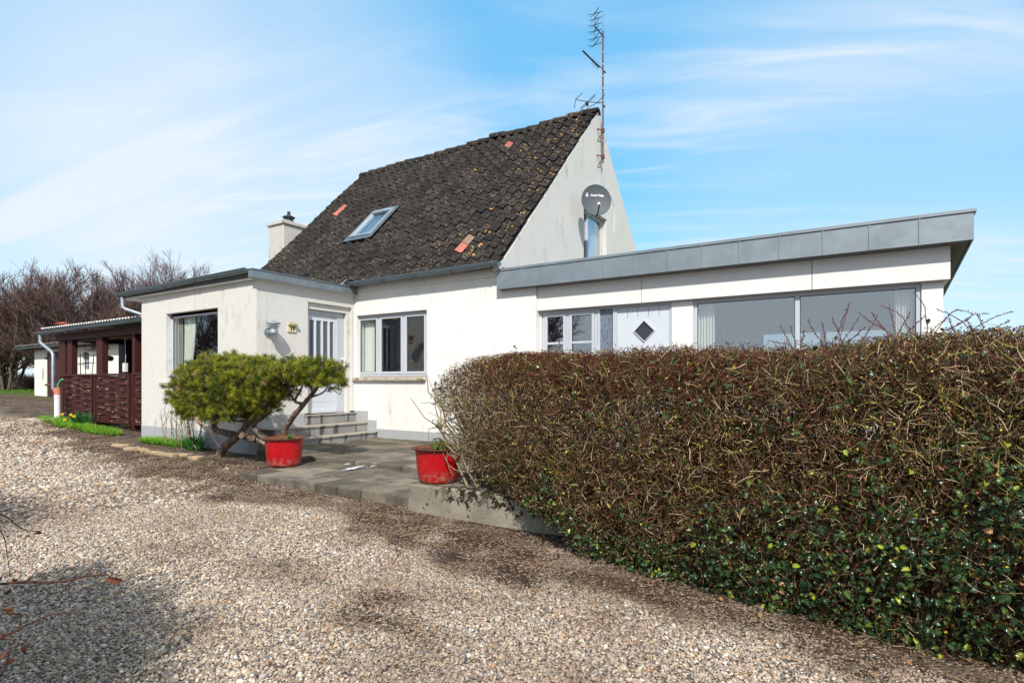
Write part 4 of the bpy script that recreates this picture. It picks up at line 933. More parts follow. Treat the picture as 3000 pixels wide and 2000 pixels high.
w = MB(); w.lathe([(0.054, 0.235), (0.10, 0.225), (0.128, 0.197), (0.130, 0.192), (0.10, 0.218), (0.054, 0.228)], c0, 28); w.build('lamp_shade', M['galv'], lp)
sg = empty('house_number_sign', (AX, 7.0, 2.32), 'pale yellow house number plate reading 17 under a small solar panel', 'house number')
w = MB(); w.box(AX + 0.002, AX + 0.025, 6.90, 7.09, 2.325, 2.50); bev(w.build('plate', M['plate'], sg), 0.004)
w = MB(); w.hexa([(AX + 0.0255, 6.89, 2.455), (AX + 0.085, 6.89, 2.468), (AX + 0.085, 7.10, 2.468), (AX + 0.0255, 7.10, 2.455)], [(AX + 0.001, 6.89, 2.515), (AX + 0.085, 6.89, 2.484), (AX + 0.085, 7.10, 2.484), (AX + 0.001, 7.10, 2.515)]); bev(w.build('solar_housing', M['plate'], sg), 0.003)
w = MB(); w.add([(AX + 0.012, 6.905, 2.512), (AX + 0.080, 6.905, 2.4895), (AX + 0.080, 7.085, 2.4895), (AX + 0.012, 7.085, 2.512)], [(0, 1, 2, 3)]); w.build('solar_panel', M['solar'], sg)
mat_x = lambda x, y, z: Matrix(((0, 0, 1, x), (1, 0, 0, y), (0, 1, 0, z), (0, 0, 0, 1)))
to_mesh_text('number', '17', 0.118, M['black'], sg, mat_x(AX + 0.0265, 7.0, 2.388), 0.001, 0.004)

# satellite dish: faces the camera side of +X / -Y
dc = at(1747, 586, X=GXX + 0.52); dn = Vector((0.60, -0.78, 0.10)).normalized()
ds = empty('satellite_dish', (GXX, dc.y + 0.2, dc.z - 0.4), 'dark grey satellite dish with white lettering on the white gable', 'satellite dish')
dr_ = Vector((-dn.y, dn.x, 0)).normalized() * -1
if dr_.dot(Vector((math.cos(YAW), math.sin(YAW), 0))) < 0: dr_ = -dr_
du_ = dr_.cross(dn) * -1
if du_.z < 0: du_ = -du_
RX, RZ = 0.335, 0.36
def dp(a, b, d): return dc + dr_ * a + du_ * b + dn * d
w = MB(); n = 40; rings = 9
for side, off_ in ((0, 0.0), (1, -0.008)):
    vs = [dp(0, 0, -0.07 + off_)]
    for i in range(1, rings + 1):
        q = i / rings
        for j in range(n): a = 2 * math.pi * j / n; vs.append(dp(RX * q * math.cos(a), RZ * q * math.sin(a), -0.07 * (1 - q * q) + off_))
    fs = [(0, 1 + j, 1 + (j + 1) % n) for j in range(n)] + [(1 + (i - 1) * n + j, 1 + i * n + j, 1 + i * n + (j + 1) % n, 1 + (i - 1) * n + (j + 1) % n) for i in range(1, rings) for j in range(n)]
    w.add(vs, fs, 0, True)
w.tube([dp(RX * math.cos(2 * math.pi * j / 48), RZ * math.sin(2 * math.pi * j / 48), -0.003) for j in range(49)], 0.006, 6, cap=False)
w.build('reflector', M['dish'], ds)
w = MB(); w.tube([dp(0, -RZ + 0.0, -0.02), dp(0.0, -RZ + 0.0, 0.08), dp(0.0, -0.22, 0.26)], 0.016, 8); w.build('feed_arm', M['black'], ds)
w = MB(); w.tube([dp(0.0, -0.23, 0.26), dp(0.0, -0.18, 0.22)], 0.024, 12); w.tube([dp(0.0, -0.18, 0.22), dp(0.0, -0.17, 0.205)], 0.034, 14); w.build('feed_horn', M['cream'], ds)
w = MB(); p0 = dp(0, -0.05, -0.08); wp = at(1742, 590, X=GXX); w.tube([p0, p0 + (wp - p0) * 0.6, wp], 0.022, 8); w.box(GXX + 0.0, GXX + 0.02, wp.y - 0.09, wp.y + 0.09, wp.z - 0.12, wp.z + 0.12); w.build('wall_bracket', M['galv'], ds)
def mdish(a, b, d):
    p = dp(a, b, d); return Matrix(((dr_.x, du_.x, dn.x, p.x), (dr_.y, du_.y, dn.y, p.y), (dr_.z, du_.z, dn.z, p.z), (0, 0, 0, 1)))
to_mesh_text('lettering', 'Canal Digital', 0.068, M['white'], ds, mdish(0.055, 0.125, -0.042), 0.001, 0.0016)
w = MB(); K = []
for (r0, r1, a0, a1) in ((0.022, 0.030, -2.4, 2.4), (0.034, 0.043, 0.9, 5.4)):
    for i in range(12):
        a, b = a0 + (a1 - a0) * i / 12, a0 + (a1 - a0) * (i + 1) / 12
        w.add([dp(-0.205 + r * math.cos(q), 0.127 + r * math.sin(q), -0.026) for r, q in ((r0, a), (r1, a), (r1, b), (r0, b))], [(0, 1, 2, 3)])
w.add([dp(-0.215, 0.112, -0.026), dp(-0.19, 0.127, -0.026), dp(-0.215, 0.142, -0.026)], [(0, 1, 2)])
w.build('emblem', M['white'], ds)
# cable beside the dish
w = MB(); w.tube([(GXX + 0.012, 13.05, 7.0), (GXX + 0.012, 13.1, 6.6), (GXX + 0.012, 13.3, 6.25), (GXX + 0.012, 13.75, 6.2), (GXX + 0.012, 14.05, 6.0), (GXX + 0.012, 14.0, 5.6), (GXX + 0.012, 13.95, 5.3)], 0.006, 6)
tag(settle(w.build('cable', M['white_plastic'])), 'thin pale cable looping down the gable past the dish', 'cable')

# aerial mast
MX = GXX + 0.12; MYY = 12.97
ms = empty('aerial_mast', (MX, MYY, 6.80), 'tall rusty aerial mast with several television aerials bolted to the gable peak', 'aerial mast')
w = MB(); w.tube([(MX, MYY, 6.78), (MX, MYY, 10.05)], 0.022, 10); w.build('pole', M['pole'], ms)
for zz in (7.58, 6.93):
    w = MB(); w.tube([(MX, MYY, zz), (GXX, MYY - 0.10, zz + 0.04)], 0.014, 6); w.tube([(MX, MYY, zz), (GXX, MYY - 0.06, zz - 0.25)], 0.010, 6); w.tube([(MX, MYY, zz - 0.045), (MX, MYY, zz + 0.045)], 0.045, 10); w.build('wall_bracket', M['rust'], ms)
for zz in (9.2, 8.9, 8.6, 8.3, 9.5, 7.3): w = MB(); w.tube([(MX, MYY, zz), (MX, MYY, zz + 0.03)], 0.030, 10); w.build('cable_clip', M['galv'], ms)
w = MB(); w.tube([(MX, MYY, 10.05), (MX, MYY, 10.55)], 0.004, 5); w.build('whip', M['black'], ms)
# stacked UHF aerial at the top
w = MB(); bx = MYY - 0.50
w.tube([(MX, MYY + 0.08, 9.93), (MX, bx, 9.90)], 0.016, 6); w.tube([(MX, bx, 9.42), (MX, bx, 10.25)], 0.007, 5)
for i, zz in enumerate((9.45, 9.60, 9.78, 9.93, 10.07, 10.20)):
    s_ = 0.09; w.tube([(MX + 0.14, bx - s_, zz + 0.05), (MX, bx, zz), (MX + 0.14, bx + s_, zz + 0.06)], 0.010, 5); w.tube([(MX - 0.14, bx - s_, zz - 0.03), (MX, bx, zz), (MX - 0.14, bx + s_, zz + 0.02)], 0.007, 5)
w.build('panel_aerial', M['black'], ms)
w = MB(); w.tube([(MX, MYY, 9.08), (MX, MYY + 0.14, 9.08)], 0.022, 6); w.tube([(MX, MYY - 0.02, 9.10), (MX, MYY - 0.60, 9.02)], 0.010, 5)
ba, bb_ = at(1755, 197, X=MX), at(1708, 150, X=MX); w.tube([ba, bb_], 0.020, 8)
for k in range(7):
    t_ = 0.05 + k * 0.13; p = ba.lerp(bb_, t_ * 0.5); w.tube([p - Vector((0.02, 0.02, 0.10)), p + Vector((0.02, 0.02, 0.10))], 0.004, 4)
w.build('boom_aerial', M['black'], ms)
w = MB(); A = Vector((MX, MYY, 8.22))
def ex(u, v): return at(u, v, X=MX)
w.tube([ex(1762, 301), ex(1722, 299), ex(1686, 292)], 0.009, 5)
for (a, b) in (((1706, 273), (1686, 292)), ((1686, 292), (1683, 317)), ((1743, 277), (1700, 318)), ((1744, 281), (1702, 322)), ((1772, 278), (1748, 303)), ((1748, 303), (1720, 317)), ((1750, 302), (1762, 301))): w.tube([ex(*a), ex(*b)], 0.009, 5)
w.tube([ex(1719, 300), ex(1721, 311)], 0.035, 8); w.tube([A, A + Vector((0, 0.12, 0))], 0.022, 6)
w.build('dipole_aerial', M['black'], ms)

# ---------------------------------------------------------------- pots
def pot(center, r, h, label):
    p = empty('plant_pot', center, label, 'plant pot', 'red enamelled pots')
    prof = [(0, 0), (0.62 * r, 0), (0.70 * r, 0.015), (0.745 * r, 0.05), (0.80 * r, h * 0.5), (0.84 * r, h * 0.9), (0.845 * r, h - 0.012)]
    w = MB(); w.lathe(prof, (0, 0, 0), 48); w.build('bowl', M['enamel'], p, local=True)
    w = MB(); w.lathe([(0.845 * r, h - 0.014), (0.93 * r, h - 0.010), (r, h + 0.004), (r, h + 0.010), (0.93 * r, h + 0.0), (0.84 * r, h - 0.004), (0.82 * r, h - 0.03), (0.81 * r, h - 0.08)], (0, 0, 0), 48); w.build('rim', M['rust'], p, local=True)
    n = 24; vs = [(0, 0, h - 0.02)]; fs = []
    for i in (1, 2, 3):
        for j in range(n): a = 6.283 * j / n; vs.append((0.82 * r * i / 3 * math.cos(a), 0.82 * r * i / 3 * math.sin(a), h - 0.035 + random.uniform(-.008, .014)))
    fs = [(0, 1 + j, 1 + (j + 1) % n) for j in range(n)] + [(1 + i * n + j, 1 + (i + 1) * n + j, 1 + (i + 1) * n + (j + 1) % n, 1 + i * n + (j + 1) % n) for i in (0, 1) for j in range(n)]
    w = MB(); w.add(vs, fs); w.build('soil', M['soil'], p, local=True)
    for s_ in (-1, 1):
        cxh = Vector((0.88 * r * math.cos(2.3), 0.88 * r * math.sin(2.3), 0)) * s_; t_ = Vector((-cxh.y, cxh.x, 0)).normalized() * 0.05
        w = MB(); w.tube([cxh - t_ + Vector((0, 0, h - 0.03)), cxh - t_ + Vector((0, 0, h + 0.055)), cxh - t_ * 0.6 + Vector((0, 0, h + 0.075)), cxh + t_ * 0.6 + Vector((0, 0, h + 0.075)), cxh + t_ + Vector((0, 0, h + 0.055)), cxh + t_ + Vector((0, 0, h - 0.03))], 0.008, 8); w.build('handle', M['rust'], p, local=True)
    return p
P1 = at(829, 1363, Z=0.12); P2 = at(1284, 1410, Z=0.285)
pot((P1.x, P1.y + 0.02, 0.118), 0.315, 0.405, 'round red enamelled pot with rusty rim on the lower paving slabs')
pot((P2.x, P2.y, 0.287), 0.29, 0.36, 'round red enamelled pot on the retaining wall end, half behind hedge twigs')

def blades(name, centers, n_each, length, width, col_a, col_b, mat, label=None, cat=None, spread=0.6, parent=None, kind=None, curl=0.5, seed=1, group=None):
    """curved strap leaves growing out of given centres"""
    r_ = np.random.default_rng(seed); C0 = np.repeat(np.asarray(centers, float), n_each, 0); n = len(C0)
    a = r_.uniform(0, 6.283, n); el = r_.uniform(0.5, 1.0, n); L = length * r_.uniform(0.55, 1.15, n)
    out = np.stack([np.cos(a), np.sin(a), np.zeros(n)], 1); side = np.stack([-np.sin(a), np.cos(a), np.zeros(n)], 1)
    sp = spread * r_.uniform(0.3, 1.2, n); K = 4; V = []; T = np.linspace(0, 1, K)
    for k, t in enumerate(T):
        p = C0 + out * (sp * L * (t + curl * t * t) * 0.6)[:, None]; p[:, 2] += L * t * (1 - 0.35 * sp * t)
        wd = width * (1 - 0.93 * t ** 1.5) * 0.5
        V += [p - side * wd, p + side * wd]
    V = np.stack(V, 1); base = (np.arange(n) * 2 * K)[:, None]; F = np.concatenate([base + np.array([[2 * k, 2 * k + 1, 2 * k + 3, 2 * k + 2]]) for k in range(K - 1)], 0)
    f = r_.uniform(0, 1, (n, 1)); c = np.array(col_a) * f + np.array(col_b) * (1 - f); C = np.repeat(c, 2 * K, 0)
    o = npmesh(name, V.reshape(-1, 3), F, M[mat], parent, col=C)
    if parent is None: settle(o)
    if label: tag(o, label, cat, group, kind)
    return o
def disc(c, rx, ry, n, seed=0, zf=None):
    r_ = np.random.default_rng(seed); q = np.sqrt(r_.uniform(0, 1, n)); a = r_.uniform(0, 6.283, n)
    x = c[0] + q * rx * np.cos(a); y = c[1] + q * ry * np.sin(a); z = gz(x, y) if zf is None else np.full(n, zf); return np.stack([x, y, z], 1)
blades('pot_plant', disc((P1.x + 0.06, P1.y + 0.08), 0.05, 0.04, 5, 3, 0.49), 9, 0.11, 0.02, (0.10, 0.22, 0.04), (0.20, 0.32, 0.09), 'blade', 'small green leafy plant sprouting in the red pot on the slabs', 'plant', seed=4, spread=1.0)
blades('pot_plant', disc((P2.x - 0.02, P2.y + 0.08), 0.13, 0.10, 14, 5, 0.60), 12, 0.17, 0.014, (0.10, 0.22, 0.03), (0.22, 0.34, 0.08), 'blade', 'bushy green narrow leaved plant in the red pot on the retaining wall', 'plant', seed=6, spread=0.9)

# ---------------------------------------------------------------- plants in the beds
def mat_centers(poly_pts, n, seed):
    r_ = np.random.default_rng(seed); pts = []
    for (x, y, rx, ry), k in poly_pts: pts.append(disc((x, y), rx, ry, int(n * k), seed + len(pts)))
    return np.concatenate(pts)
blades('ground_cover', mat_centers([((-18.0, 6.1, 0.75, 0.28), 0.3), ((-16.7, 6.0, 0.9, 0.28), 0.35), ((-15.3, 6.0, 0.95, 0.25), 0.35)], 420, 3), 12, 0.17, 0.012, (0.14, 0.33, 0.02), (0.26, 0.46, 0.04), 'blade', 'bright green low plants in front of the woven carport fence', 'ground cover', seed=8, spread=1.0, kind='stuff')
blades('ground_cover', mat_centers([((-12.6, 5.98, 0.5, 0.20), 0.5), ((-11.8, 6.0, 0.45, 0.18), 0.5)], 300, 4), 12, 0.16, 0.011, (0.13, 0.33, 0.02), (0.24, 0.46, 0.04), 'blade', 'bright green low plants in the bed under the annex window', 'ground cover', seed=9, spread=1.0, kind='stuff')
dfx = empty('daffodil_clump', (-16.9, 6.25, 0.22), 'clump of dark green daffodils with yellow flowers before the woven fence', 'daffodils')
blades('leaves', disc((-16.9, 6.25), 0.42, 0.14, 34, 12), 7, 0.42, 0.024, (0.03, 0.12, 0.035), (0.06, 0.18, 0.06), 'blade', parent=dfx, seed=13, spread=0.7)
for (dx, dz) in ((-0.42, 0.30), (0.10, 0.30), (0.28, 0.27), (-0.28, 0.16)):
    w = MB(); c = Vector((-16.9 + dx, 6.02, 0.22 + dz))
    for k in range(6):
        a = k * math.pi / 3; b_ = a + 0.5
        w.add([c, c + Vector((math.cos(a - .4) * .035, -0.01, math.sin(a - .4) * .035)), c + Vector((math.cos(a) * .06, -0.015, math.sin(a) * .06)), c + Vector((math.cos(a + .4) * .035, -0.01, math.sin(a + .4) * .035))], [(0, 1, 2, 3)])
    w.tube([c, c + Vector((0, -0.05, 0))], [0.014, 0.024], 8); w.build('flower', M['yellow'], dfx)
blades('strap_leaf_plant', disc((-11.05, 5.95), 0.22, 0.12, 26, 21), 8, 0.34, 0.026, (0.04, 0.15, 0.03), (0.08, 0.24, 0.05), 'blade', 'tuft of dark green strap leaves beside the pine trunk', 'plant', seed=22, spread=0.75)
# edging stones of the bed
for i, (u, v, l, r_) in enumerate(((352, 1303, 0.40, 0.1), (388, 1310, 0.3, 0.3), (420, 1312, 0.34, -0.1), (455, 1318, 0.38, 0.15), (495, 1322, 0.40, 0.05), (535, 1328, 0.36, 0.2), (572, 1337, 0.24, 0.1))):
    c = at(u, v, Z=0.10 if u < 500 else 0.06); z = float(gz(c.x, c.y))
    w = MB(); w.box(-l / 2, l / 2, -0.07, 0.07, -0.04, 0.05); o = w.build('edging_stone', M['stone']); o.data.update()
    for vx in o.data.vertices: vx.co += Vector((random.uniform(-.02, .02), random.uniform(-.02, .02), random.uniform(-.008, .008)))
    bev(o, 0.014, 3); o.location = (c.x, c.y, z); o.rotation_euler = (random.uniform(-.05, .05), random.uniform(-.05, .05), r_)
    ORD = ['first', 'second', 'third', 'fourth', 'fifth', 'sixth', 'last']
    tag(o, 'yellowish stone edging the annex bed, %s counting from the carport end' % ORD[i], 'edging stone', 'stones edging the bed')
c = at(107, 1232, Z=0.30); w = MB(); w.box(-0.5, 0.5, -0.25, 0.25, -0.05, 0.04); o = bev(w.build('stepping_slab', M['sill']), 0.01); o.location = (c.x + 0.3, c.y, float(gz(c.x, c.y))); o.rotation_euler = (0, 0, 0.1)
tag(o, 'flat grey slab on the gravel by the white standpipe', 'slab')

# ---------------------------------------------------------------- pine shrub
pine = empty('pine_shrub', (-9.8, 5.7, 0.02), 'gnarled spreading pine shrub with dense needle crown at the annex corner', 'pine')
def pn(u, v, Y): return at(u, v, Y=Y)
def spline(pts, n):
    P = [Vector(p) for p in pts]; P = [P[0] * 2 - P[1]] + P + [P[-1] * 2 - P[-2]]; out = []
    m_ = len(P) - 3
    for k in range(n + 1):
        t = k / n * m_; i = min(int(t), m_ - 1); f = t - i; a, b, c, d = P[i:i + 4]
        out.append(0.5 * ((2 * b) + (c - a) * f + (2 * a - 5 * b + 4 * c - d) * f * f + (3 * b - a - 3 * c + d) * f ** 3))
    return out
tr = MB()
def limb(pts, r0, r1, n=22, sides=9, wob=0.006):
    sp = spline(pts, n); rs = [(r0 + (r1 - r0) * i / n) * (1 + random.uniform(-.09, .12)) for i in range(n + 1)]
    sp = [p + Vector((random.uniform(-wob, wob),) * 3) for p in sp]; tr.tube(sp, rs, sides); return sp
Yp = 5.6; B0 = pn(648, 1335, 5.72)
limb([B0 - Vector((0, 0, 0.08)), B0 + Vector((0, 0, 0.06)), pn(668, 1300, 5.68), pn(690, 1277, 5.65), pn(655, 1266, 5.62), pn(630, 1255, 5.62), pn(622, 1215, 5.6), pn(618, 1180, 5.6)], 0.085, 0.035)
limb([pn(668, 1300, 5.68), pn(700, 1275, 5.6), pn(722, 1245, 5.5), pn(745, 1220, 5.5), pn(775, 1190, 5.45), pn(785, 1160, 5.45)], 0.062, 0.028)
limb([pn(710, 1268, 5.5), pn(730, 1210, 5.5), pn(735, 1170, 5.5)], 0.045, 0.02)
limb([pn(830, 1335, 5.62), pn(790, 1300, 5.6), pn(745, 1285, 5.55), pn(708, 1274, 5.5)], 0.07, 0.055)
limb([pn(790, 1296, 5.6), pn(752, 1262, 5.5), pn(745, 1240, 5.5), pn(780, 1212, 5.45), pn(788, 1170, 5.45)], 0.055, 0.025)
limb([pn(740, 1234, 5.5), pn(690, 1232, 5.5), pn(665, 1222, 5.5), pn(655, 1210, 5.5)], 0.022, 0.012)
limb([pn(812, 1345, 5.62), pn(832, 1265, 5.62), pn(858, 1222, 5.6), pn(888, 1186, 5.58), pn(918, 1150, 5.55), pn(940, 1120, 5.55)], 0.055, 0.024)
limb([pn(888, 1186, 5.58), pn(862, 1172, 5.6), pn(848, 1145, 5.6), pn(838, 1120, 5.6)], 0.026, 0.012)
limb([pn(862, 1172, 5.6), pn(882, 1140, 5.5), pn(890, 1110, 5.5)], 0.02, 0.010)
limb([pn(918, 1150, 5.55), pn(905, 1118, 5.5), pn(900, 1095, 5.5)], 0.02, 0.010)
limb([pn(905, 1165, 5.56), pn(945, 1150, 5.5), pn(965, 1125, 5.5)], 0.017, 0.008)
BL = [  # u, v, half width, half height, depth centre, depth radius
    (575, 1135, 58, 58, 5.45, 0.40), (615, 1085, 52, 42, 5.5, 0.45), (655, 1100, 62, 52, 5.35, 0.5), (690, 1078, 56, 40, 5.55, 0.45), (700, 1130, 62, 55, 5.3, 0.45),
    (745, 1100, 56, 42, 5.5, 0.5), (760, 1150, 52, 48, 5.4, 0.4), (790, 1090, 52, 34, 5.55, 0.45), (640, 1165, 58, 42, 5.35, 0.4), (570, 1190, 45, 36, 5.5, 0.35), (800, 1135, 38, 36, 5.5, 0.35),
    (545, 1165, 30, 50, 5.45, 0.3), (720, 1178, 45, 36, 5.4, 0.4), (590, 1200, 48, 34, 5.45, .35), (640, 1205, 50, 28, 5.4, .35), (690, 1195, 45, 30, 5.4, .35), (740, 1190, 46, 32, 5.42, .35), (850, 1085, 46, 28, 5.5, 0.42), (900, 1086, 48, 25, 5.5, 0.42), (932, 1090, 42, 27, 5.5, 0.4), (955, 1120, 26, 20, 5.5, 0.3), (925, 1108, 40, 15, 5.5, 0.3), (820, 1110, 40, 30, 5.5, 0.4)]
cent = []; nrm_ = []
for (u, v, a, b, y, ry) in BL:
    c = np.array(pn(u, v, y)); rx = a / 96.0 * 0.84; rz_ = b / 170.0
    k = int(92 * (rx * rz_) ** 0.5 / 0.38)
    d_ = unit(rng.normal(0, 1, (k * 2, 3))); q = rng.uniform(0.55, 1.0, (k * 2, 1)) ** 0.7 * (1 + 0.14 * np.sin(d_[:, :1] * 9 + d_[:, 1:2] * 7) * np.cos(d_[:, 2:3] * 8)) * np.where(rng.uniform(0, 1, (k * 2, 1)) < 0.04, 1.15, 1); keep = (d_[:, 2] > -0.75) | (rng.uniform(0, 1, k * 2) < 0.3)
    p = c + d_ * q * np.array([rx, ry, rz_]); cent.append(p[keep]); nrm_.append(d_[keep])
cent = np.concatenate(cent); nrm_ = np.concatenate(nrm_); nt_ = len(cent)
# shoots
shoot_dir = unit(nrm_ * 0.9 + np.array([0, 0, 0.55]) + rng.normal(0, 0.28, nrm_.shape)); SL = rng.uniform(0.05, 0.11, nt_)
Pp = np.stack([cent - shoot_dir * 0.05, cent + shoot_dir * SL[:, None]], 1)
V, F = tubes_np(Pp, np.tile(np.array([[0.006, 0.004]]), (nt_, 1)), 3); colr = np.tile(np.array([[0.16, 0.11, 0.06]]), (len(V), 1)); npmesh('shoots', V, F, M['twig'], pine, col=colr)
nn2 = 52; tt = rng.uniform(0.0, 1.0, (nt_, nn2)); ph = rng.uniform(0, 6.283, (nt_, nn2)); A_ = unit(np.cross(shoot_dir, rng.normal(0, 1, shoot_dir.shape))); B_ = np.cross(shoot_dir, A_)
nd = unit(shoot_dir[:, None] * rng.uniform(0.05, 0.9, (nt_, nn2, 1)) + (A_[:, None] * np.cos(ph)[..., None] + B_[:, None] * np.sin(ph)[..., None]) * 0.75)
pb = cent[:, None] + shoot_dir[:, None] * (SL[:, None] * tt)[..., None]; nl = rng.uniform(0.045, 0.078, (nt_, nn2, 1)); sd_ = unit(np.cross(nd, rng.normal(0, 1, nd.shape))) * 0.0030
V = np.stack([pb - sd_, pb + sd_, pb + nd * nl + sd_ * .3, pb + nd * nl - sd_ * .3], 2).reshape(-1, 3); nq = nt_ * nn2; F = np.arange(nq * 4).reshape(-1, 4)
tg = rng.uniform(0, 1, (nt_, 1, 1)); cA = np.array([0.035, 0.085, 0.006]); cB = np.array([0.31, 0.31, 0.02]); cc = cA * (1 - tg) + cB * tg
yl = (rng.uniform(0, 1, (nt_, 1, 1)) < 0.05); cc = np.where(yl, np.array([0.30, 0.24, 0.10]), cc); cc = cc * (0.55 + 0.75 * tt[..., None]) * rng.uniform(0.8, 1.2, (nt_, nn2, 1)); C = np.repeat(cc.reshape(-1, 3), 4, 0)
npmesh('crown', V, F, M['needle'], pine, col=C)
# small branches between trunk tips and shoots
ends = [pn(618, 1180, 5.6), pn(785, 1160, 5.45), pn(735, 1170, 5.5), pn(788, 1170, 5.45), pn(940, 1120, 5.55), pn(838, 1120, 5.6), pn(890, 1110, 5.5), pn(900, 1095, 5.5), pn(655, 1210, 5.5), pn(965, 1125, 5.5), pn(918, 1150, 5.55), pn(888, 1186, 5.58)]
E_ = np.array([list(e) for e in ends]); pick = rng.choice(nt_, 420, replace=False); Pl = []
for i in pick:
    e = E_[np.argmin(np.linalg.norm(E_ - cent[i], axis=1))]; m1 = e * 0.5 + cent[i] * 0.5 + rng.normal(0, 0.05, 3) - np.array([0, 0, 0.05]); Pl.append([e, e * 0.7 + m1 * 0.3 + rng.normal(0, 0.02, 3), m1, cent[i]])
Vb, Fb = tubes_np(np.array(Pl), np.tile(np.array([[0.013, 0.010, 0.007, 0.004]]), (len(Pl), 1)), 5)
npmesh('branches', Vb, Fb, M['bark'], pine, smooth=True)
# cut lichen-grey stub
tr.tube(spline([pn(745, 1286, 5.5), pn(722, 1280, 5.4), pn(708, 1274, 5.3)], 8), 0.055, 10)
tr.build('trunk', M['bark'], pine)

# bare shrub behind the pine, by the annex window
bs = MB(); random.seed(31)
def twigline(mb_, p, d, L, r, depth):
    pts = [p]; n = 6
    for i in range(n): d = (d + Vector((random.uniform(-1, 1), random.uniform(-1, 1), random.uniform(-.5, .8))) * 0.16).normalized(); pts.append(pts[-1] + d * L / n)
    mb_.tube(pts, [r * (1 - 0.6 * i / n) for i in range(n + 1)], 5)
    if depth:
        for i in range(2, n + 1):
            if random.random() < 0.75: twigline(mb_, pts[i], (d + Vector((random.uniform(-1, 1), random.uniform(-1, 1), random.uniform(-.2, .6))) * 0.9).normalized(), L * random.uniform(0.25, 0.5), r * 0.5, depth - 1)
sb = empty('bare_shrub', (-11.6, 6.0, 0.05), 'bare twiggy shrub between the annex window and the pine', 'shrub')
for k in range(13): twigline(bs, Vector((-11.5 + random.uniform(-.4, .6), 5.95 + random.uniform(-.12, .12), 0.03)), Vector((random.uniform(-.45, .1), random.uniform(-.25, .1), 1)).normalized(), random.uniform(0.6, 1.35), 0.013, 2 if k % 2 else 1)
bs.build('stems', M['stem'], sb)
random.seed(5)
hz_ = MB(); hz_.tube(spline([pn(560, 1212, 6.2), pn(582, 1235, 6.15), pn(610, 1258, 6.15), pn(640, 1305, 6.12), pn(655, 1322, 6.1)], 24), 0.010, 6); hz_.tube(spline([pn(560, 1215, 6.22), pn(590, 1244, 6.2), pn(625, 1243, 6.2), pn(640, 1190, 6.2), pn(615, 1185, 6.2)], 24), 0.010, 6)
tag(settle(hz_.build('garden_hose', M['pink_hose'])), 'pink garden hose trailing down behind the pine trunk', 'hose')

# ---------------------------------------------------------------- big hedge
hedge = empty('hedge', (-0.5, 4.6, 0.0), 'long clipped hedge of reddish bare twigs with dark glossy holly leaves low down', 'hedge')
HX0, HX1 = -4.18, 4.6
def hedge_surface(n, r_, top_share=0.33):
    """random points on the hedge's outer face with outward normals; the left end is rounded and tapers to its foot"""
    x = r_.uniform(HX0, HX1, n); t = r_.uniform(0, 1, n); P = np.zeros((n, 3)); Nn = np.zeros((n, 3))
    top = 1.60 + 0.03 * np.sin(x * 1.7) + 0.02 * np.sin(x * 4.1); top = np.where(x > 1.0, top + 0.03, top)
    yb = 5.25; yf = np.interp(x, [-4.2, -3.6, -3.0, -2.5, -2.0], [4.80, 4.68, 4.42, 4.15, 3.97]) * (x < -2.0) + (hedge_front(x) + 0.12) * (x >= -2.0)
    endf = np.clip((x - HX0) / 1.0, 0.02, 1); rnd = np.sqrt(1 - (1 - endf) ** 2)
    top = top - 0.42 * (1 - rnd)
    mid = np.interp(x, [-4.5, -3.6, -2.5], [5.05, 5.0, 4.7]); yf2 = mid - (mid - yf) * np.maximum(rnd, 0.25); yb2 = mid + (yb - mid) * rnd
    foot = np.interp(x, [-4.18, -3.85, -3.45, -3.1, -2.6, -2.15, -1.85, -1.4], [1.12, 0.88, 0.64, 0.37, 0.29, 0.17, 0.04, 0.0])
    f = t < (1 - top_share)
    tf = t / (1 - top_share); z = foot + (top - foot) * tf
    bulge = 0.16 * np.sin(np.pi * np.clip(tf, 0, 1)) ** 0.8 - 0.14 * np.clip((tf - 0.86) / 0.14, 0, 1) ** 2
    bulge += 0.05 * wav(x * 1.2, z * 1.5, 1) + 0.02 * wav(x * 2, z * 2, 2)
    P[:, 0] = x; P[:, 1] = np.where(f, yf2 - bulge * rnd, yf2 + (yb2 - yf2) * (t - (1 - top_share)) / top_share); P[:, 2] = np.where(f, z, top + 0.02 * wav(x * 1.5, P[:, 1] * 2, 1))
    Nn[:, 1] = np.where(f, -1, 0); Nn[:, 2] = np.where(f, 0.25, 1); Nn[:, 0] = np.where(x < HX0 + 0.9, -1.2 * (1 - rnd), 0)
    return P, unit(Nn), f
def greenness(x, z):  # share of holly: a band near the ground that climbs to the right
    lim = np.interp(x, [-4, -3, -2, -1, 0, 1, 2.5], [0.02, 0.27, 0.42, 0.40, 0.60, 1.0, 1.1])
    return smooth(lim + 0.20 * wav(x * 1.6, z * 2.2, 1) + 0.10 * wav(x * 2, z * 2, 2) - z, -0.28, 0.22)
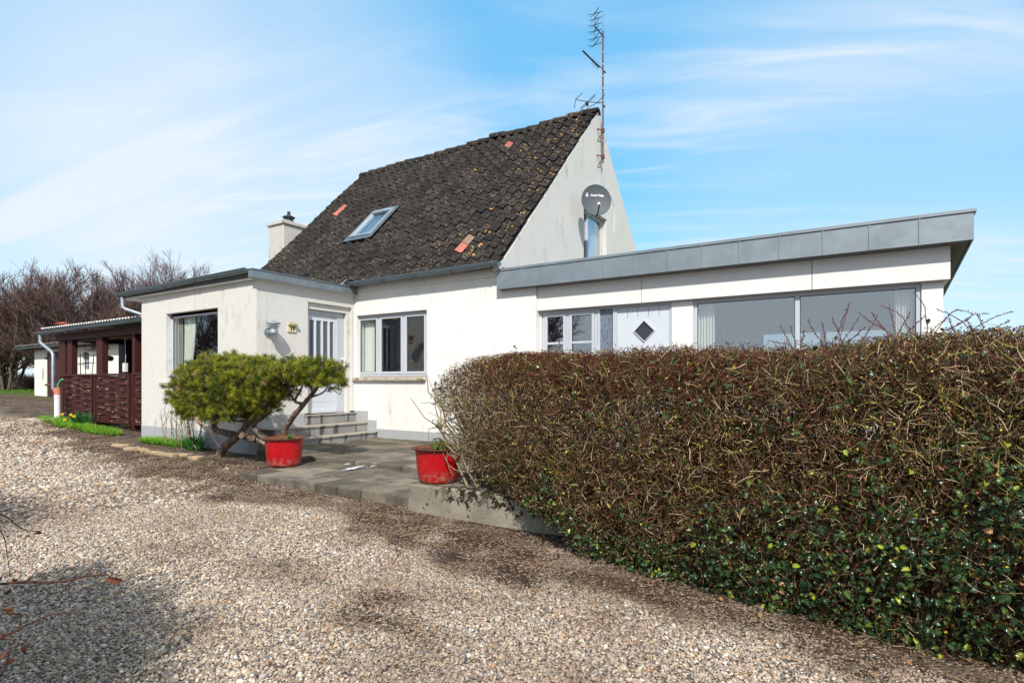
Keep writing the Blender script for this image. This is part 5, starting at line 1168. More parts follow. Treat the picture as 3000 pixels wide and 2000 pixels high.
def hedge_twigs(n, depth, seed, rad, Ls, inner=False):
    r_ = np.random.default_rng(seed); P, Nn, f = hedge_surface(n, r_, 0.0 if inner else 0.33)
    d0 = r_.uniform(0, 1, (n, 1)) ** (0.9 if inner else 1.3) * depth; S0 = P - np.array([[0, -1, 0]] if inner else Nn) * d0
    g = greenness(P[:, 0], P[:, 2]); keep = (r_.uniform(0, 1, n) > g * 0.30)
    sparse = np.clip((P[:, 0] - HX0) / 1.8, 0.13, 1) ** (1.0 if not inner else 1.4); f_ = f; keep &= r_.uniform(0, 1, n) < sparse
    # a thin patch of gaps where the wall behind shows
    def gap(cx_, cz_, a, b): return np.exp(-(((P[:, 0] - cx_) / a) ** 2 + ((P[:, 2] - cz_) / b) ** 2))
    gp = 0.30 * gap(0.1, 1.12, 0.20, 0.06) + 0.25 * gap(-0.55, 1.18, 0.2, 0.06); keep &= r_.uniform(0, 1, n) > gp
    S0, Nn, P = S0[keep], Nn[keep], P[keep]; n = len(S0)
    d = unit(Nn * 0.55 + np.array([0, 0, 0.30]) + r_.normal(0, 0.75, (n, 3))); L = Ls * r_.uniform(0.5, 1.4, n); K = 4; pts = [S0 - d * (L * 0.45)[:, None]]; dd = d
    for k in range(1, K): dd = unit(dd + r_.normal(0, 0.24, (n, 3))); pts.append(pts[-1] + dd * (L / (K - 1))[:, None])
    pts = np.stack(pts, 1)
    # clipped: nothing sticks out far past the face
    topz = np.minimum(P[:, 2] + 0.12, 1.60) + np.minimum(r_.exponential(0.014, n), 0.06); pts[:, :, 2] = np.minimum(pts[:, :, 2], topz[:, None])
    if not inner: pts[:, :, 1] = np.maximum(pts[:, :, 1], (P[:, 1] - 0.07 - r_.exponential(0.015, n))[:, None])
    rr = rad * r_.uniform(0.6, 1.4, n)[:, None] * np.array([[1.15, 1.0, 0.8, 0.5]])
    return pts, rr, P
TW = np.array([(0.115, 0.030, 0.020), (0.092, 0.042, 0.024), (0.22, 0.135, 0.075), (0.52, 0.40, 0.25), (0.34, 0.31, 0.07), (0.11, 0.10, 0.04)])
def twig_cols(P, r_):
    n = len(P); x, z = P[:, 0], P[:, 2]
    w_ = np.stack([0.55 + 0 * x, 1.5 + 0 * x, 0.9 + 0 * x, 0.60 + 0 * x, 0.28 + 0 * x, 1.1 + 0 * x], 1)
    red = smooth(z, 1.15, 1.55) * (1 - smooth(x, -0.9, -0.2)); w_[:, 0] += red * 3.6; w_[:, 1] += red * 0.6; w_[:, 3] *= (1 - 0.5 * red)
    lich = smooth(x, -0.2, 0.6) * smooth(z, 0.6, 0.9) * smooth(1.45 - z, 0, 0.2) * smooth(wav(x * 1.3, z * 1.3, 1), -0.3, 0.7); w_[:, 4] += 0.9 * lich; w_[:, 3] += 0.3 * lich
    leftp = 1 - smooth(x, -3.6, -2.8); w_[:, 3] += 0.7 * leftp
    w_ /= w_.sum(1, keepdims=True); cs = np.cumsum(w_, 1); k = (r_.uniform(0, 1, (n, 1)) > cs).sum(1).clip(0, 5)
    return TW[k] * r_.uniform(0.75, 1.3, (n, 1))
r2 = np.random.default_rng(77)
pts1, rr1, P1_ = hedge_twigs(112000, 0.34, 101, 0.0019, 0.095)
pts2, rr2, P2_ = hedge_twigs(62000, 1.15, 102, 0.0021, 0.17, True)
for nm, pts, rr, PP in (('outer_twigs', pts1, rr1, P1_), ('inner_twigs', pts2, rr2, P2_)):
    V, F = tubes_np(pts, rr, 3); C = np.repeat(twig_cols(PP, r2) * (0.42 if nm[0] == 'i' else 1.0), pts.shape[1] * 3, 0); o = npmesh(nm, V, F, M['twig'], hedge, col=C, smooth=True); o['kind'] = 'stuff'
def leaf_quads(c, r_, size, fold=0.35, nrm=None, aspect=0.55):
    n = len(c); d = unit(r_.normal(0, 1, (n, 3)) + (nrm * 0.8 if nrm is not None else 0)); s_ = unit(np.cross(d, r_.normal(0, 1, (n, 3)))); up = np.cross(s_, d)
    return d, s_, up
# small reddish bud leaves on the twig tips
sel = r2.choice(len(pts1), 110000, replace=True); kk = r2.integers(1, 4, len(sel)); c = pts1[sel, kk] + r2.normal(0, 0.004, (len(sel), 3)); n = len(c)
d = unit(r2.normal(0, 1, (n, 3))); s_ = unit(np.cross(d, r2.normal(0, 1, (n, 3)))); L = r2.uniform(0.008, 0.018, (n, 1)); V = np.stack([c, c + d * L * .5 + s_ * L * .4, c + d * L, c + d * L * .5 - s_ * L * .4], 1).reshape(-1, 3)
BC = np.array([(0.19, 0.055, 0.030), (0.09, 0.050, 0.024), (0.12, 0.13, 0.03), (0.32, 0.20, 0.10), (0.52, 0.44, 0.06)]); cc = BC[r2.choice(5, n, p=[.26, .28, .24, .15, .07])] * r2.uniform(.7, 1.3, (n, 1))
o = npmesh('bud_leaves', V, np.arange(n * 4).reshape(-1, 4), M['budleaf'], hedge, col=np.repeat(cc, 4, 0)); o['kind'] = 'stuff'
# old dead leaves caught inside
n = 112000; x = np.where(r2.uniform(0, 1, n) < 0.38, r2.uniform(-1.3, 1.3, n), r2.uniform(-3.3, 4.5, n)); z = np.where(np.abs(x) < 1.3, r2.uniform(0.5, 1.45, n), r2.uniform(0.12, 1.45, n)); keep = r2.uniform(0, 1, n) < smooth(x, -3.6, -2.3) * 0.95
for (cx_, cz_, a_, b_) in ((-0.55, 1.12, 0.22, 0.09), (0.05, 1.02, 0.10, 0.06), (0.42, 0.98, 0.12, 0.06), (-1.6, 0.95, 0.16, 0.10), (-2.2, 1.0, 0.16, 0.12)): keep &= r2.uniform(0, 1, n) > 0.8 * np.exp(-(((x - cx_) / a_) ** 2 + ((z - cz_) / b_) ** 2))
x, z = x[keep], z[keep]; n = len(x); y = hedge_front(x) + 0.40 + r2.uniform(0, 1, n) * np.maximum(5.1 - hedge_front(x) - 0.45, 0.3); y = np.where(x < -2.4, np.maximum(y, 4.7), y); c = np.stack([x, y, z], 1)
d = unit(r2.normal(0, 1, (n, 3))); s_ = unit(np.cross(d, r2.normal(0, 1, (n, 3)))); L = r2.uniform(0.016, 0.038, (n, 1)); V = np.stack([c, c + d * L * .5 + s_ * L * .35, c + d * L, c + d * L * .5 - s_ * L * .35], 1).reshape(-1, 3)
cc = np.array([(0.055, 0.030, 0.018), (0.03, 0.04, 0.012), (0.08, 0.05, 0.03)])[r2.integers(0, 3, n)]; o = npmesh('dead_leaves', V, np.arange(n * 4).reshape(-1, 4), M['budleaf'], hedge, col=np.repeat(cc, 4, 0)); o['kind'] = 'stuff'
# holly leaves: folded, spiny outline
def holly(name, c, nrm, r_, size, cols, parent, spiny=True, mat='leaf'):
    n = len(c); d = unit(nrm * 0.25 + r_.normal(0, 0.8, (n, 3)) + np.array([0, 0, -0.15])); up = unit(nrm * 1.0 + np.array([0, 0, 0.5]) + r_.normal(0, 0.55, (n, 3))); s_ = unit(np.cross(d, up)); up = np.cross(s_, d)
    L = size * r_.uniform(0.6, 1.25, (n, 1))
    prof = [(0.0, 0.02), (0.18, 0.30), (0.27, 0.20), (0.42, 0.36), (0.52, 0.22), (0.68, 0.30), (0.76, 0.14), (1.0, 0.0)] if spiny else [(0.0, 0.02), (0.3, 0.28), (0.6, 0.26), (1.0, 0.0)]
    K = len(prof); mid = [c + d * L * t + up * L * (0.10 * math.sin(math.pi * t)) for t, _ in prof]
    lf = [m_ + s_ * L * w_ + up * L * w_ * 0.42 + up * L * (0.06 if i % 2 else -0.02) for i, (m_, (t, w_)) in enumerate(zip(mid, prof))]; rt = [m_ - s_ * L * w_ + up * L * w_ * 0.42 + up * L * (0.06 if i % 2 else -0.02) for i, (m_, (t, w_)) in enumerate(zip(mid, prof))]
    V = np.stack(mid + lf + rt, 1); base = (np.arange(n) * 3 * K)[:, None]; F = []
    for i in range(K - 1): F.append(base + np.array([[i, i + 1, K + i + 1, K + i]])); F.append(base + np.array([[i + 1, i, 2 * K + i, 2 * K + i + 1]]))
    return npmesh(name, V.reshape(-1, 3), np.concatenate(F), M[mat], parent, col=np.repeat(cols, 3 * K, 0), smooth=False)
n = 66000; P, Nn, f = hedge_surface(n, r2, 0.12); g = greenness(P[:, 0], P[:, 2]); keep = r2.uniform(0, 1, n) < np.maximum(g * 0.66, 0.045 * smooth(wav(P[:, 0] * 2, P[:, 2] * 2, 1), -0.2, 1.0) + 0.01); P = P[keep]; Nn = Nn[keep]; n = len(P)
P = P - Nn * (r2.uniform(-0.06, 0.20, (n, 1))); P[:, 2] = np.maximum(P[:, 2], 0.01)
gc = np.array([(0.013, 0.036, 0.010), (0.025, 0.058, 0.014), (0.06, 0.095, 0.018), (0.20, 0.24, 0.02), (0.30, 0.17, 0.09)]); cc = gc[r2.choice(5, n, p=[.46, .30, .19, .035, .015])] * r2.uniform(.7, 1.3, (n, 1))
o = holly('holly_leaves', P, Nn, r2, 0.038, cc, hedge); o['kind'] = 'stuff'
# woody stems inside, visible through the thin left end and the gaps
Pl = []; 
for i in range(150):
    x = r2.uniform(-3.3, 4.4) if i > 26 else r2.uniform(-3.6, -1.6); y = r2.uniform(4.6, 5.05); z0 = 0.26 if x < 2 else 0.0; lean = (-0.42 if x < -3.2 else 0) + r2.normal(0, 0.10); ln2 = r2.normal(0, 0.10); top = r2.uniform(0.9, 1.5)
    pp = []
    for k in range(7): t = k / 6; pp.append((x + lean * t * 1.2 + r2.normal(0, 0.035), y + ln2 * t + r2.normal(0, 0.03), z0 + (top - z0) * t))
    Pl.append(pp)
Pl = np.array(Pl); Pl[:, :, 0] = np.maximum(Pl[:, :, 0], np.interp(Pl[:, :, 2], [0.3, 0.7, 1.1], [-3.45, -3.72, -4.05]) + r2.uniform(0, .15, (len(Pl), 1))); V, F = tubes_np(Pl, r2.uniform(0.006, 0.014, (len(Pl), 1)) * np.linspace(1.1, 0.45, 7)[None], 6); Pst = Pl
o = npmesh('stems', V, F, M['stem'], hedge, smooth=True); o['kind'] = 'stuff'
# crooked side branches at the open left end
Pl = []
for i in range(230):
    s0 = Pst[r2.integers(0, 26)]; k = r2.integers(1, 5); p = s0[k].copy(); d_ = unit(np.array([r2.uniform(-1, 0.6), r2.uniform(-1, 0.5), r2.uniform(-0.15, 0.7)])); pp = [p]
    for j in range(5): d_ = unit(d_ + r2.normal(0, 0.35, 3)); q = pp[-1] + d_ * r2.uniform(0.06, 0.13); q[2] = min(q[2], 1.55); q[1] = max(q[1], 4.5); pp.append(q)
    Pl.append(pp)
Pl = np.array(Pl); Pl[:, :, 0] = np.maximum(Pl[:, :, 0], np.interp(Pl[:, :, 2], [0.3, 0.7, 1.1], [-3.55, -3.80, -4.12]) + r2.uniform(0, .2, (len(Pl), 1)) + r2.normal(0, .012, Pl.shape[:2])); V, F = tubes_np(Pl, r2.uniform(0.004, 0.009, (len(Pl), 1)) * np.linspace(1.1, 0.4, 6)[None], 5); o = npmesh('side_branches', V, F, M['stem'], hedge, smooth=True); o['kind'] = 'stuff'
# long unclipped shoots above the top
Pl = []
def shoot(x, y, L, dx, dz, bend=0.0):
    p = np.array([x, y, 1.56]); d_ = unit(np.array([dx, r2.normal(0, 0.15), dz])); pp = [p]
    for j in range(7): d_ = unit(d_ + np.array([bend, 0, -abs(bend) * 0.5]) + r2.normal(0, 0.10, 3)); pp.append(pp[-1] + d_ * L / 7)
    Pl.append(pp)
SH = [((430, 1010), (530, 1170)), ((755, 875), (725, 980), (690, 1120)), ((625, 990), (680, 1130)), ((830, 960), (930, 1035), (1050, 1100)), ((1000, 900), (1140, 970), (1220, 1100)), ((1060, 905), (1110, 1120)), ((915, 955), (1040, 1100)), ((830, 990), (720, 1150)), ((1255, 800), (1330, 920), (1350, 1100)), ((1215, 950), (1130, 1120)), ((1330, 980), (1180, 1130)), ((540, 1025), (575, 1180)), ((870, 1070), (780, 1150)), ((1425, 925), (1550, 985), (1740, 1110)), ((1550, 940), (1480, 1010), (1330, 1140)), ((1820, 965), (1720, 970), (1610, 940), (1550, 940), (1420, 1100)), ((1685, 985), (1560, 1060), (1440, 1120)), ((2015, 945), (1840, 1000), (1680, 1100)), ((1720, 960), (1620, 1030), (1480, 1110)), ((1995, 1010), (1900, 1060), (1780, 1120)), ((1735, 960), (1795, 1110)), ((225, 1055), (300, 1200)), ((305, 1060), (345, 1210)), ((130, 1170), (300, 1205)), ((970, 975), (880, 1130)), ((2000, 1060), (1940, 1130)), ((1520, 1000), (1560, 1110)), ((-1469, 1147), (-1477, 1202), (-1590, 1262)), ((-1474, 1163), (-1462, 1210), (-1503, 1275)), ((1660, 1010), (1700, 1110)), ((405, 1095), (390, 1190)), ((735, 920), (660, 1130))]
for q_, pl in enumerate(SH):
    yy = 3.55 + 0.5 * ((q_ * 37) % 10) / 10
    pw = spline([at(2200 + a * .3826, 550 + b * .3826, Y=yy) for a, b in pl], 10)[::-1]
    d0 = (pw[0] - pw[1]).normalized(); pw = [pw[0] + d0 * 0.12 - Vector((0, 0, 0.05))] + pw
    pw = [p + Vector((random.uniform(-.004, .004), random.uniform(-.01, .01), random.uniform(-.004, .004))) for p in pw]
    w = MB(); w.tube(pw, [0.0026 - 0.0013 * i / 11 for i in range(12)], 5)
    for i in range(2, 11):
        for f_ in (0.2, 0.7):
            p = pw[i] * (1 - f_) + pw[i + 1] * f_; v_ = Vector((random.uniform(-1, 1), random.uniform(-1, 1), random.uniform(-.3, 1))).normalized(); w.tube([p, p + v_ * 0.011], [0.0026, 0.001], 4)
    w.build('long_shoot', M['shoot'], hedge)

# ---------------------------------------------------------------- bushes on the left, behind and beside the photographer
def twiggy_mass(name, c, rad, n, seed, label, leaves=0, L0=0.22, r0=0.0028):
    r_ = np.random.default_rng(seed); root = empty(name, (c[0], c[1], float(gz(c[0], c[1]))), label, 'bush'); c = np.array(c, float); rad = np.array(rad, float)
    d_ = unit(r_.normal(0, 1, (n, 3))); q = r_.uniform(0.2, 1.0, (n, 1)) ** 0.5; q = q * (1 + 0.22 * np.sin(d_[:, :1] * 7 + 1) * np.sin(d_[:, 1:2] * 6 + 2) + 0.14 * np.sin(d_[:, :1] * 17) * np.cos(d_[:, 2:3] * 13)); P = c + d_ * q * rad; P[:, 2] = np.maximum(P[:, 2], 0.05)
    d = unit(d_ * 0.6 + np.array([0, 0, 0.5]) + r_.normal(0, 0.7, (n, 3))); L = L0 * r_.uniform(.5, 1.4, n); pts = [P]
    for k in range(3): d = unit(d + r_.normal(0, .3, (n, 3))); pts.append(pts[-1] + d * (L / 3)[:, None])
    pts = np.stack(pts, 1)
    # never in front of the lens
    s, cc_ = math.sin(YAW), math.cos(YAW); dep = -pts[:, :, 0] * s + pts[:, :, 1] * cc_; rt = pts[:, :, 0] * cc_ + pts[:, :, 1] * s
    bad = ((dep > 0) & (rt / np.maximum(dep, 1e-3) > -0.95)).any(1); pts = pts[~bad]
    rr = r0 * r_.uniform(.6, 1.4, len(pts))[:, None] * np.array([[1.2, 1, .8, .5]]); V, F = tubes_np(pts, rr, 3); C = np.repeat(TW[r_.integers(0, 4, len(pts))] * 0.8, 12, 0); npmesh('twigs', V, F, M['twig'], root, col=C)
    if leaves:
        k = r_.choice(len(pts), leaves); p = pts[k, 2]; holly('leaves', p, unit(r_.normal(0, 1, p.shape)), r_, 0.05, np.array([(0.10, 0.05, 0.025)]) * r_.uniform(.6, 1.6, (leaves, 1)), root, spiny=False, mat='budleaf')
    St = []
    for i in range(26):
        a = c + np.array([r_.uniform(-.7, .7) * rad[0], r_.uniform(-.5, .5) * rad[1], 0]); top = a.copy(); a[2] = 0; top[2] = c[2] + rad[2] * r_.uniform(.2, .7)
        St.append([a, a * .6 + top * .4 + r_.normal(0, .03, 3), a * .3 + top * .7 + r_.normal(0, .05, 3), top])
    St = np.array(St); dep = -St[:, :, 0] * s + St[:, :, 1] * cc_; rt = St[:, :, 0] * cc_ + St[:, :, 1] * s; bad = ((dep > 0) & (rt / np.maximum(dep, 1e-3) > -0.95)).any(1); St = St[~bad]
    if len(St): V, F = tubes_np(St, np.tile(np.array([[.014, .011, .009, .005]]), (len(St), 1)), 5); npmesh('stems', V, F, M['stem'], root)
    return root
nb = twiggy_mass('bramble_bush', (-3.15, -0.05, 0.86), (1.30, 0.60, 0.88), 20000, 5, 'thorny bramble bush at the left edge with dry curled leaves and red canes', leaves=7000)
twiggy_mass('bush', (-7.3, 0.7, 0.75), (1.5, 0.8, 0.8), 6000, 6, 'bare twiggy bush beyond the brambles left of the drive', leaves=1200)
# canes reaching into the picture
bc = MB(); lf_c = []
def cane(pts, r0, r1, thorns=0):
    sp = spline([Vector(p) for p in pts], 26); bc.tube(sp, [r0 + (r1 - r0) * i / 26 for i in range(27)], 6)
    for i in range(thorns): p = sp[random.randrange(2, 25)]; q = Vector((random.uniform(-1, 1), random.uniform(-1, 1), random.uniform(-.6, 1))).normalized(); bc.tube([p, p + q * 0.009], [0.0022, 0.0004], 4)
    return sp
def pd(u, v, k):
    s, c = math.sin(YAW), math.cos(YAW); r = (u - 1500) / FOC; t = (1117 - v) / FOC; return Vector(((r * c - s) * k, (r * s + c) * k, EYE + t * k))
cane([pd(-260, 1700, 1.9), pd(-60, 1712, 1.75), pd(60, 1705, 1.7), pd(180, 1703, 1.65), pd(250, 1688, 1.6), pd(318, 1682, 1.55)], 0.0045, 0.0022, 22)
cane([pd(80, 1702, 1.69), pd(95, 1685, 1.69), pd(105, 1672, 1.69)], 0.002, 0.001, 2)
cane([pd(-150, 1470, 2.3), pd(0, 1505, 2.2), pd(45, 1535, 2.15), pd(75, 1552, 2.1), pd(118, 1555, 2.1)], 0.003, 0.0014, 5)
cane([pd(-120, 1940, 1.7), pd(0, 1870, 1.6), pd(60, 1840, 1.6), pd(140, 1802, 1.55), pd(210, 1795, 1.55)], 0.004, 0.0012, 12)
cane([pd(-50, 1480, 2.1), pd(8, 1565, 2.0), pd(20, 1620, 2.0), pd(30, 1690, 1.9)], 0.002, 0.001, 3)
cane([pd(55, 1845, 1.6), pd(60, 1815, 1.6), pd(62, 1798, 1.6)], 0.002, 0.001, 2)
cane([pd(-80, 2050, 1.5), pd(0, 1980, 1.5), pd(30, 1900, 1.5), pd(45, 1870, 1.5)], 0.003, 0.001, 6)
bc.build('canes', M['rust_dark'], nb)
for (u, v, k, sz) in ((320, 1695, 1.55, 0.040), (325, 1702, 1.55, 0.03), (122, 1560, 2.1, 0.026), (85, 1571, 2.1, 0.022), (45, 1695, 1.7, 0.03), (5, 1690, 1.75, 0.035), (15, 1780, 1.6, 0.03), (60, 1895, 1.5, 0.045), (20, 1865, 1.55, 0.04), (5, 1930, 1.45, 0.05), (40, 1940, 1.5, 0.03), (10, 1740, 1.7, 0.03)): lf_c.append((pd(u, v, k), sz))
rl = np.random.default_rng(3); pc = np.array([list(p) for p, _ in lf_c]); 
holly('dry_leaves', pc, unit(rl.normal(0, 1, pc.shape)), rl, 0.032, np.array([(0.085, 0.028, 0.014)]) * rl.uniform(.6, 1.5, (len(pc), 1)), nb, spiny=True, mat='budleaf')

# ---------------------------------------------------------------- carport
cp = empty('carport', (-17, 7.4, 0.3), 'dark red brown timber carport with woven fence panels and pale corrugated roof', 'carport')
def timber(name, *boxes, mat='brown', parent=cp):
    w = MB()
    for b in boxes: w.box(*b)
    return bev(w.build(name, M[mat], parent), 0.006)
FY = 6.6
for (x0, x1) in ((-19.38, -18.95), (-18.80, -18.51), (-17.01, -16.67), (-15.08, -14.95)): timber('post', (x0, x1, FY + 0.02, FY + 0.16, 0.2, 2.50))
timber('beam', (-19.5, -13.82, FY - 0.02, FY + 0.16, 2.502, 2.70)); timber('end_post', (-14.2, -13.82, FY + 0.03, FY + 0.16, 0.2, 2.50))
timber('side_beam', (-19.45, -19.3, FY + 0.165, 8.3, 2.50, 2.66)); timber('back_wall', (-19.42, -13.82, 8.3, 8.4, 0.2, 2.66)); timber('back_post', (-19.40, -19.0, 8.14, 8.298, 0.2, 2.498))
w = MB(); w.add([(-18.45, FY - 0.021, 2.455), (-15.2, FY - 0.021, 2.485), (-15.2, FY - 0.021, 2.50), (-18.45, FY - 0.021, 2.49)], [(0, 1, 2, 3)])
timber('pale_batten', (-18.5, -15.1, FY + 0.161, FY + 0.19, 2.45, 2.495), mat='wood')
timber('top_rail', (-19.05, -15.12, FY - 0.05, FY + 0.018, 1.505, 1.56), (-15.0, -13.82, FY - 0.05, FY + 0.018, 1.52, 1.57)); timber('side_fence', (-19.36, -19.3, FY + 0.17, 8.13, 0.3, 1.53))
timber('end_cap', (-19.55, -19.06, FY - 0.06, FY + 0.018, 1.40, 1.52))
def woven(x0, x1, z0, z1, verts):
    w = MB(); n = int((z1 - z0) / 0.075); K = 28
    for i in range(n):
        za = z0 + (z1 - z0) * i / n; zb_ = za + (z1 - z0) / n * 0.96; ph_ = 1 if i % 2 else -1
        top = []; 
        for k in range(K + 1):
            t = k / K; x = x0 + (x1 - x0) * t; y = FY - 0.01 + ph_ * 0.022 * math.sin(math.pi * t * (verts + 1)); top.append((x, y))
        vs = [(x, y, za) for x, y in top] + [(x, y - 0.004, zb_) for x, y in top] + [(x, y + 0.008, za) for x, y in top] + [(x, y + 0.006, zb_) for x, y in top]; m_ = K + 1
        w.add(vs, [(k, k + 1, m_ + k + 1, m_ + k) for k in range(K)] + [(3 * m_ + k, 3 * m_ + k + 1, 2 * m_ + k + 1, 2 * m_ + k) for k in range(K)] + [(m_ + k, m_ + k + 1, 3 * m_ + k + 1, 3 * m_ + k) for k in range(K)], 0, False)
    o = w.build('woven_panel', M['woven'], cp)
    f = MB()
    for xx in (x0 - 0.06, x1 + 0.002): f.box(xx, xx + 0.058, FY - 0.045, FY + 0.018, z0 - 0.03, z1 + 0.02)
    f.box(x0, x1, FY - 0.045, FY + 0.018, z0 - 0.05, z0 - 0.002)
    for k in range(1, verts + 1): xx = x0 + (x1 - x0) * k / (verts + 1); f.box(xx - 0.012, xx + 0.012, FY - 0.006, FY + 0.012, z0, z1)
    bev(f.build('panel_frame', M['brown'], o), 0.004)
woven(-18.90, -17.18, 0.42, 1.50, 2); woven(-16.92, -15.17, 0.36, 1.50, 2); woven(-14.90, -13.86, 0.36, 1.52, 1)
def corrugated(name, x0, x1, y0, y1, z0, z1, pitch, amp, mat, parent):
    n = int((x1 - x0) / pitch * 8); V = []; F = []
    for i in range(n + 1):
        x = x0 + (x1 - x0) * i / n; h = amp * math.cos(2 * math.pi * (x - x0) / pitch)
        V += [(x, y0, z0 + h), (x, y1, z1 + h), (x, y0, z0 + h - 0.008), (x, y1, z1 + h - 0.008)]
    for i in range(n): a = 4 * i; b = a + 4; F += [(a, b, b + 1, a + 1), (a + 2, a + 3, b + 3, b + 2), (a, a + 2, b + 2, b), (a + 1, b + 1, b + 3, a + 3)]
    return npmesh(name, np.array(V), np.array(F), M[mat], parent, smooth=False)
corrugated('roof_sheet', -19.75, -13.82, FY - 0.27, 8.5, 2.855, 3.06, 0.15, 0.020, 'corr_white', cp)
timber('ceiling', (-19.4, -13.82, FY + 0.2, 8.29, 2.665, 2.70))
half_gutter('gutter', -20.2, -13.84, FY - 0.22, 2.75, 0.065, 2.79, parent=cp, brackets=0.9)
w = MB(); w.tube([(-19.95, FY - 0.22, 2.69), (-19.95, FY - 0.22, 2.48), (-19.90, FY - 0.18, 2.42), (-19.52, FY - 0.09, 2.20), (-19.46, FY - 0.08, 2.12), (-19.46, FY - 0.08, 1.15)], 0.045, 12); w.build('downpipe', M['galv'], cp)
w = MB(); w.lathe([(0.012, 0.28), (0.0, 0.28)], (0, 0, 0), 6)
cw = empty('roof_cowl', (-19.6, 7.9, 2.95), 'rusty red conical vent cowl on the carport roof', 'vent cowl')
cwp = at(184, 948, Y=8.2); w = MB(); w.lathe([(0.0, 0.10), (0.24, 0.0), (0.25, -0.012), (0.0, 0.05)], (cwp.x, 8.2, cwp.z - 0.02), 20); w.build('hood', M['rust_red'], cw)
w = MB(); w.lathe([(0.10, -0.17), (0.10, -0.07), (0.0, -0.07)], (cwp.x, 8.2, cwp.z - 0.02), 16); w.build('pipe', M['galv'], cw)
# white standpipe with terracotta collar and green hose end
sp_ = empty('standpipe', (-18.5, 6.3, 0.3), 'white standpipe with terracotta collar and green hose stub beside the carport', 'standpipe')
w = MB(); w.tube([(-18.5, 6.3, 0.22), (-18.5, 6.3, 1.0)], 0.075, 18); w.tube([(-18.5, 6.3, 0.93), (-18.5, 6.3, 1.01)], 0.082, 18); w.build('pipe', M['white_plastic'], sp_)
w = MB(); w.tube([(-18.5, 6.3, 1.0), (-18.5, 6.3, 1.08), (-18.53, 6.28, 1.18)], [0.085, 0.085, 0.10], 16); w.build('collar', M['terracotta'], sp_)
w = MB(); w.tube([(-18.52, 6.3, 1.15), (-18.45, 6.3, 1.26), (-18.35, 6.3, 1.36), (-18.20, 6.3, 1.42)], 0.026, 10); w.build('hose_end', M['green_hose'], sp_)
# inside the carport
w = MB(); a = at(262, 1025, X=-19.0); 
def seg(mb_, u0, v0, u1, v1, Y, r): mb_.tube([at(u0, v0, Y=Y), at(u1, v1, Y=Y)], r, 6)
tl = MB(); seg(tl, 235, 1035, 236, 1095, 7.2, 0.012); seg(tl, 275, 1037, 270, 1095, 7.2, 0.012); seg(tl, 226, 1065, 279, 1062, 7.2, 0.010); seg(tl, 249, 1003, 251, 1095, 7.2, 0.010); seg(tl, 229, 1069, 262, 1063, 7.22, 0.008)
tag(settle(tl.build('cane_trellis', M['bamboo'])), 'thin cane trellis standing inside the carport', 'trellis')
lg = empty('hanging_log', at(311, 1048, Y=7.3), 'short dark log hanging on an iron loop inside the carport', 'log')
w = MB(); w.tube([at(297, 1047, Y=7.3), at(325, 1050, Y=7.3)], 0.075, 12); w.build('log', M['wood'], lg)
w = MB(); seg(w, 304, 1042, 308, 1036, 7.3, 0.014); w.tube([at(309 + 4 * math.cos(q), 1037 + 5 * math.sin(q), Y=7.3) for q in np.linspace(0, 6.28, 12)], 0.012, 6); w.build('loop', M['black'], lg)
fl = empty('strip_light', at(287, 1020, Y=7.4), 'yellowed strip light fixed under the carport ceiling', 'strip light')
a = at(262, 1024, Y=7.4); b = at(312, 1019, Y=7.4); w = MB(); w.hexa([(a.x, 7.34, a.z - 0.05), (b.x, 7.34, b.z - 0.05), (b.x, 7.46, b.z - 0.05), (a.x, 7.46, a.z - 0.05)], [(a.x, 7.32, a.z + 0.03), (b.x, 7.32, b.z + 0.03), (b.x, 7.48, b.z + 0.03), (a.x, 7.48, a.z + 0.03)]); bev(w.build('diffuser', M['diffuser'], fl), 0.01)
w = MB(); w.box(a.x + 0.2, b.x - 0.2, 7.36, 7.44, a.z + 0.031, 2.662); w.build('mount', M['brown'], fl)
sw = empty('socket_box', at(368, 1076, Y=6.95), 'white socket box dangling on a cord inside the carport', 'socket box'); a = at(368, 1076, Y=6.95)
w = MB(); w.box(a.x - 0.07, a.x + 0.07, 6.90, 6.98, a.z - 0.12, a.z + 0.11); bev(w.build('box', M['white_plastic'], sw), 0.01); w = MB(); w.tube(spline([(a.x, 6.94, a.z + 0.11), (a.x + 0.03, 6.94, a.z + 0.3), (a.x, 6.94, a.z + 0.6), (a.x, 6.94, 2.66)], 12), 0.006, 5); w.build('cord', M['white_plastic'], sw)

# ---------------------------------------------------------------- shed far left
sh = empty('shed', (-29, 12, 0.7), 'long low white outbuilding with brown plank door and grey corrugated roof', 'shed')
w = MB(); wall_cells(w, -33.17, -23.5, 0.5, 2.86, [(-31.76, -29.9, 0.6, 2.70), (-28.0, -27.36, 1.87, 2.60)], 0.25, frontY(10.4)); w.box(-33.17, -32.9, 10.65, 14.4, 0.5, 2.86); w.box(-23.75, -23.5, 10.65, 14.4, 0.5, 2.86); w.build('wall', M['shedwall'], sh)
w = MB(); w.box(-31.75, -29.91, 10.42, 10.48, 0.68, 2.69)
dd_ = bev(w.build('door', M['brown'], sh), 0.01)
w = MB()
for z in (1.21, 2.42): w.box(-31.95, -30.5, 10.385, 10.41, z - 0.035, z + 0.035)
w.build('strap_hinge', M['rust'], dd_)
w = MB(); w.box(-28.0, -27.36, 10.5, 10.54, 1.87, 2.6); wo = w.build('arched_window', M['black'], sh)
w = MB()
for x in (-27.79, -27.57): w.box(x - 0.012, x + 0.012, 10.47, 10.499, 1.87, 2.60)
for z in (2.05, 2.23, 2.41): w.box(-28.0, -27.36, 10.475, 10.498, z - 0.01, z + 0.01)
w.build('glazing_bar', M['frame'], wo)
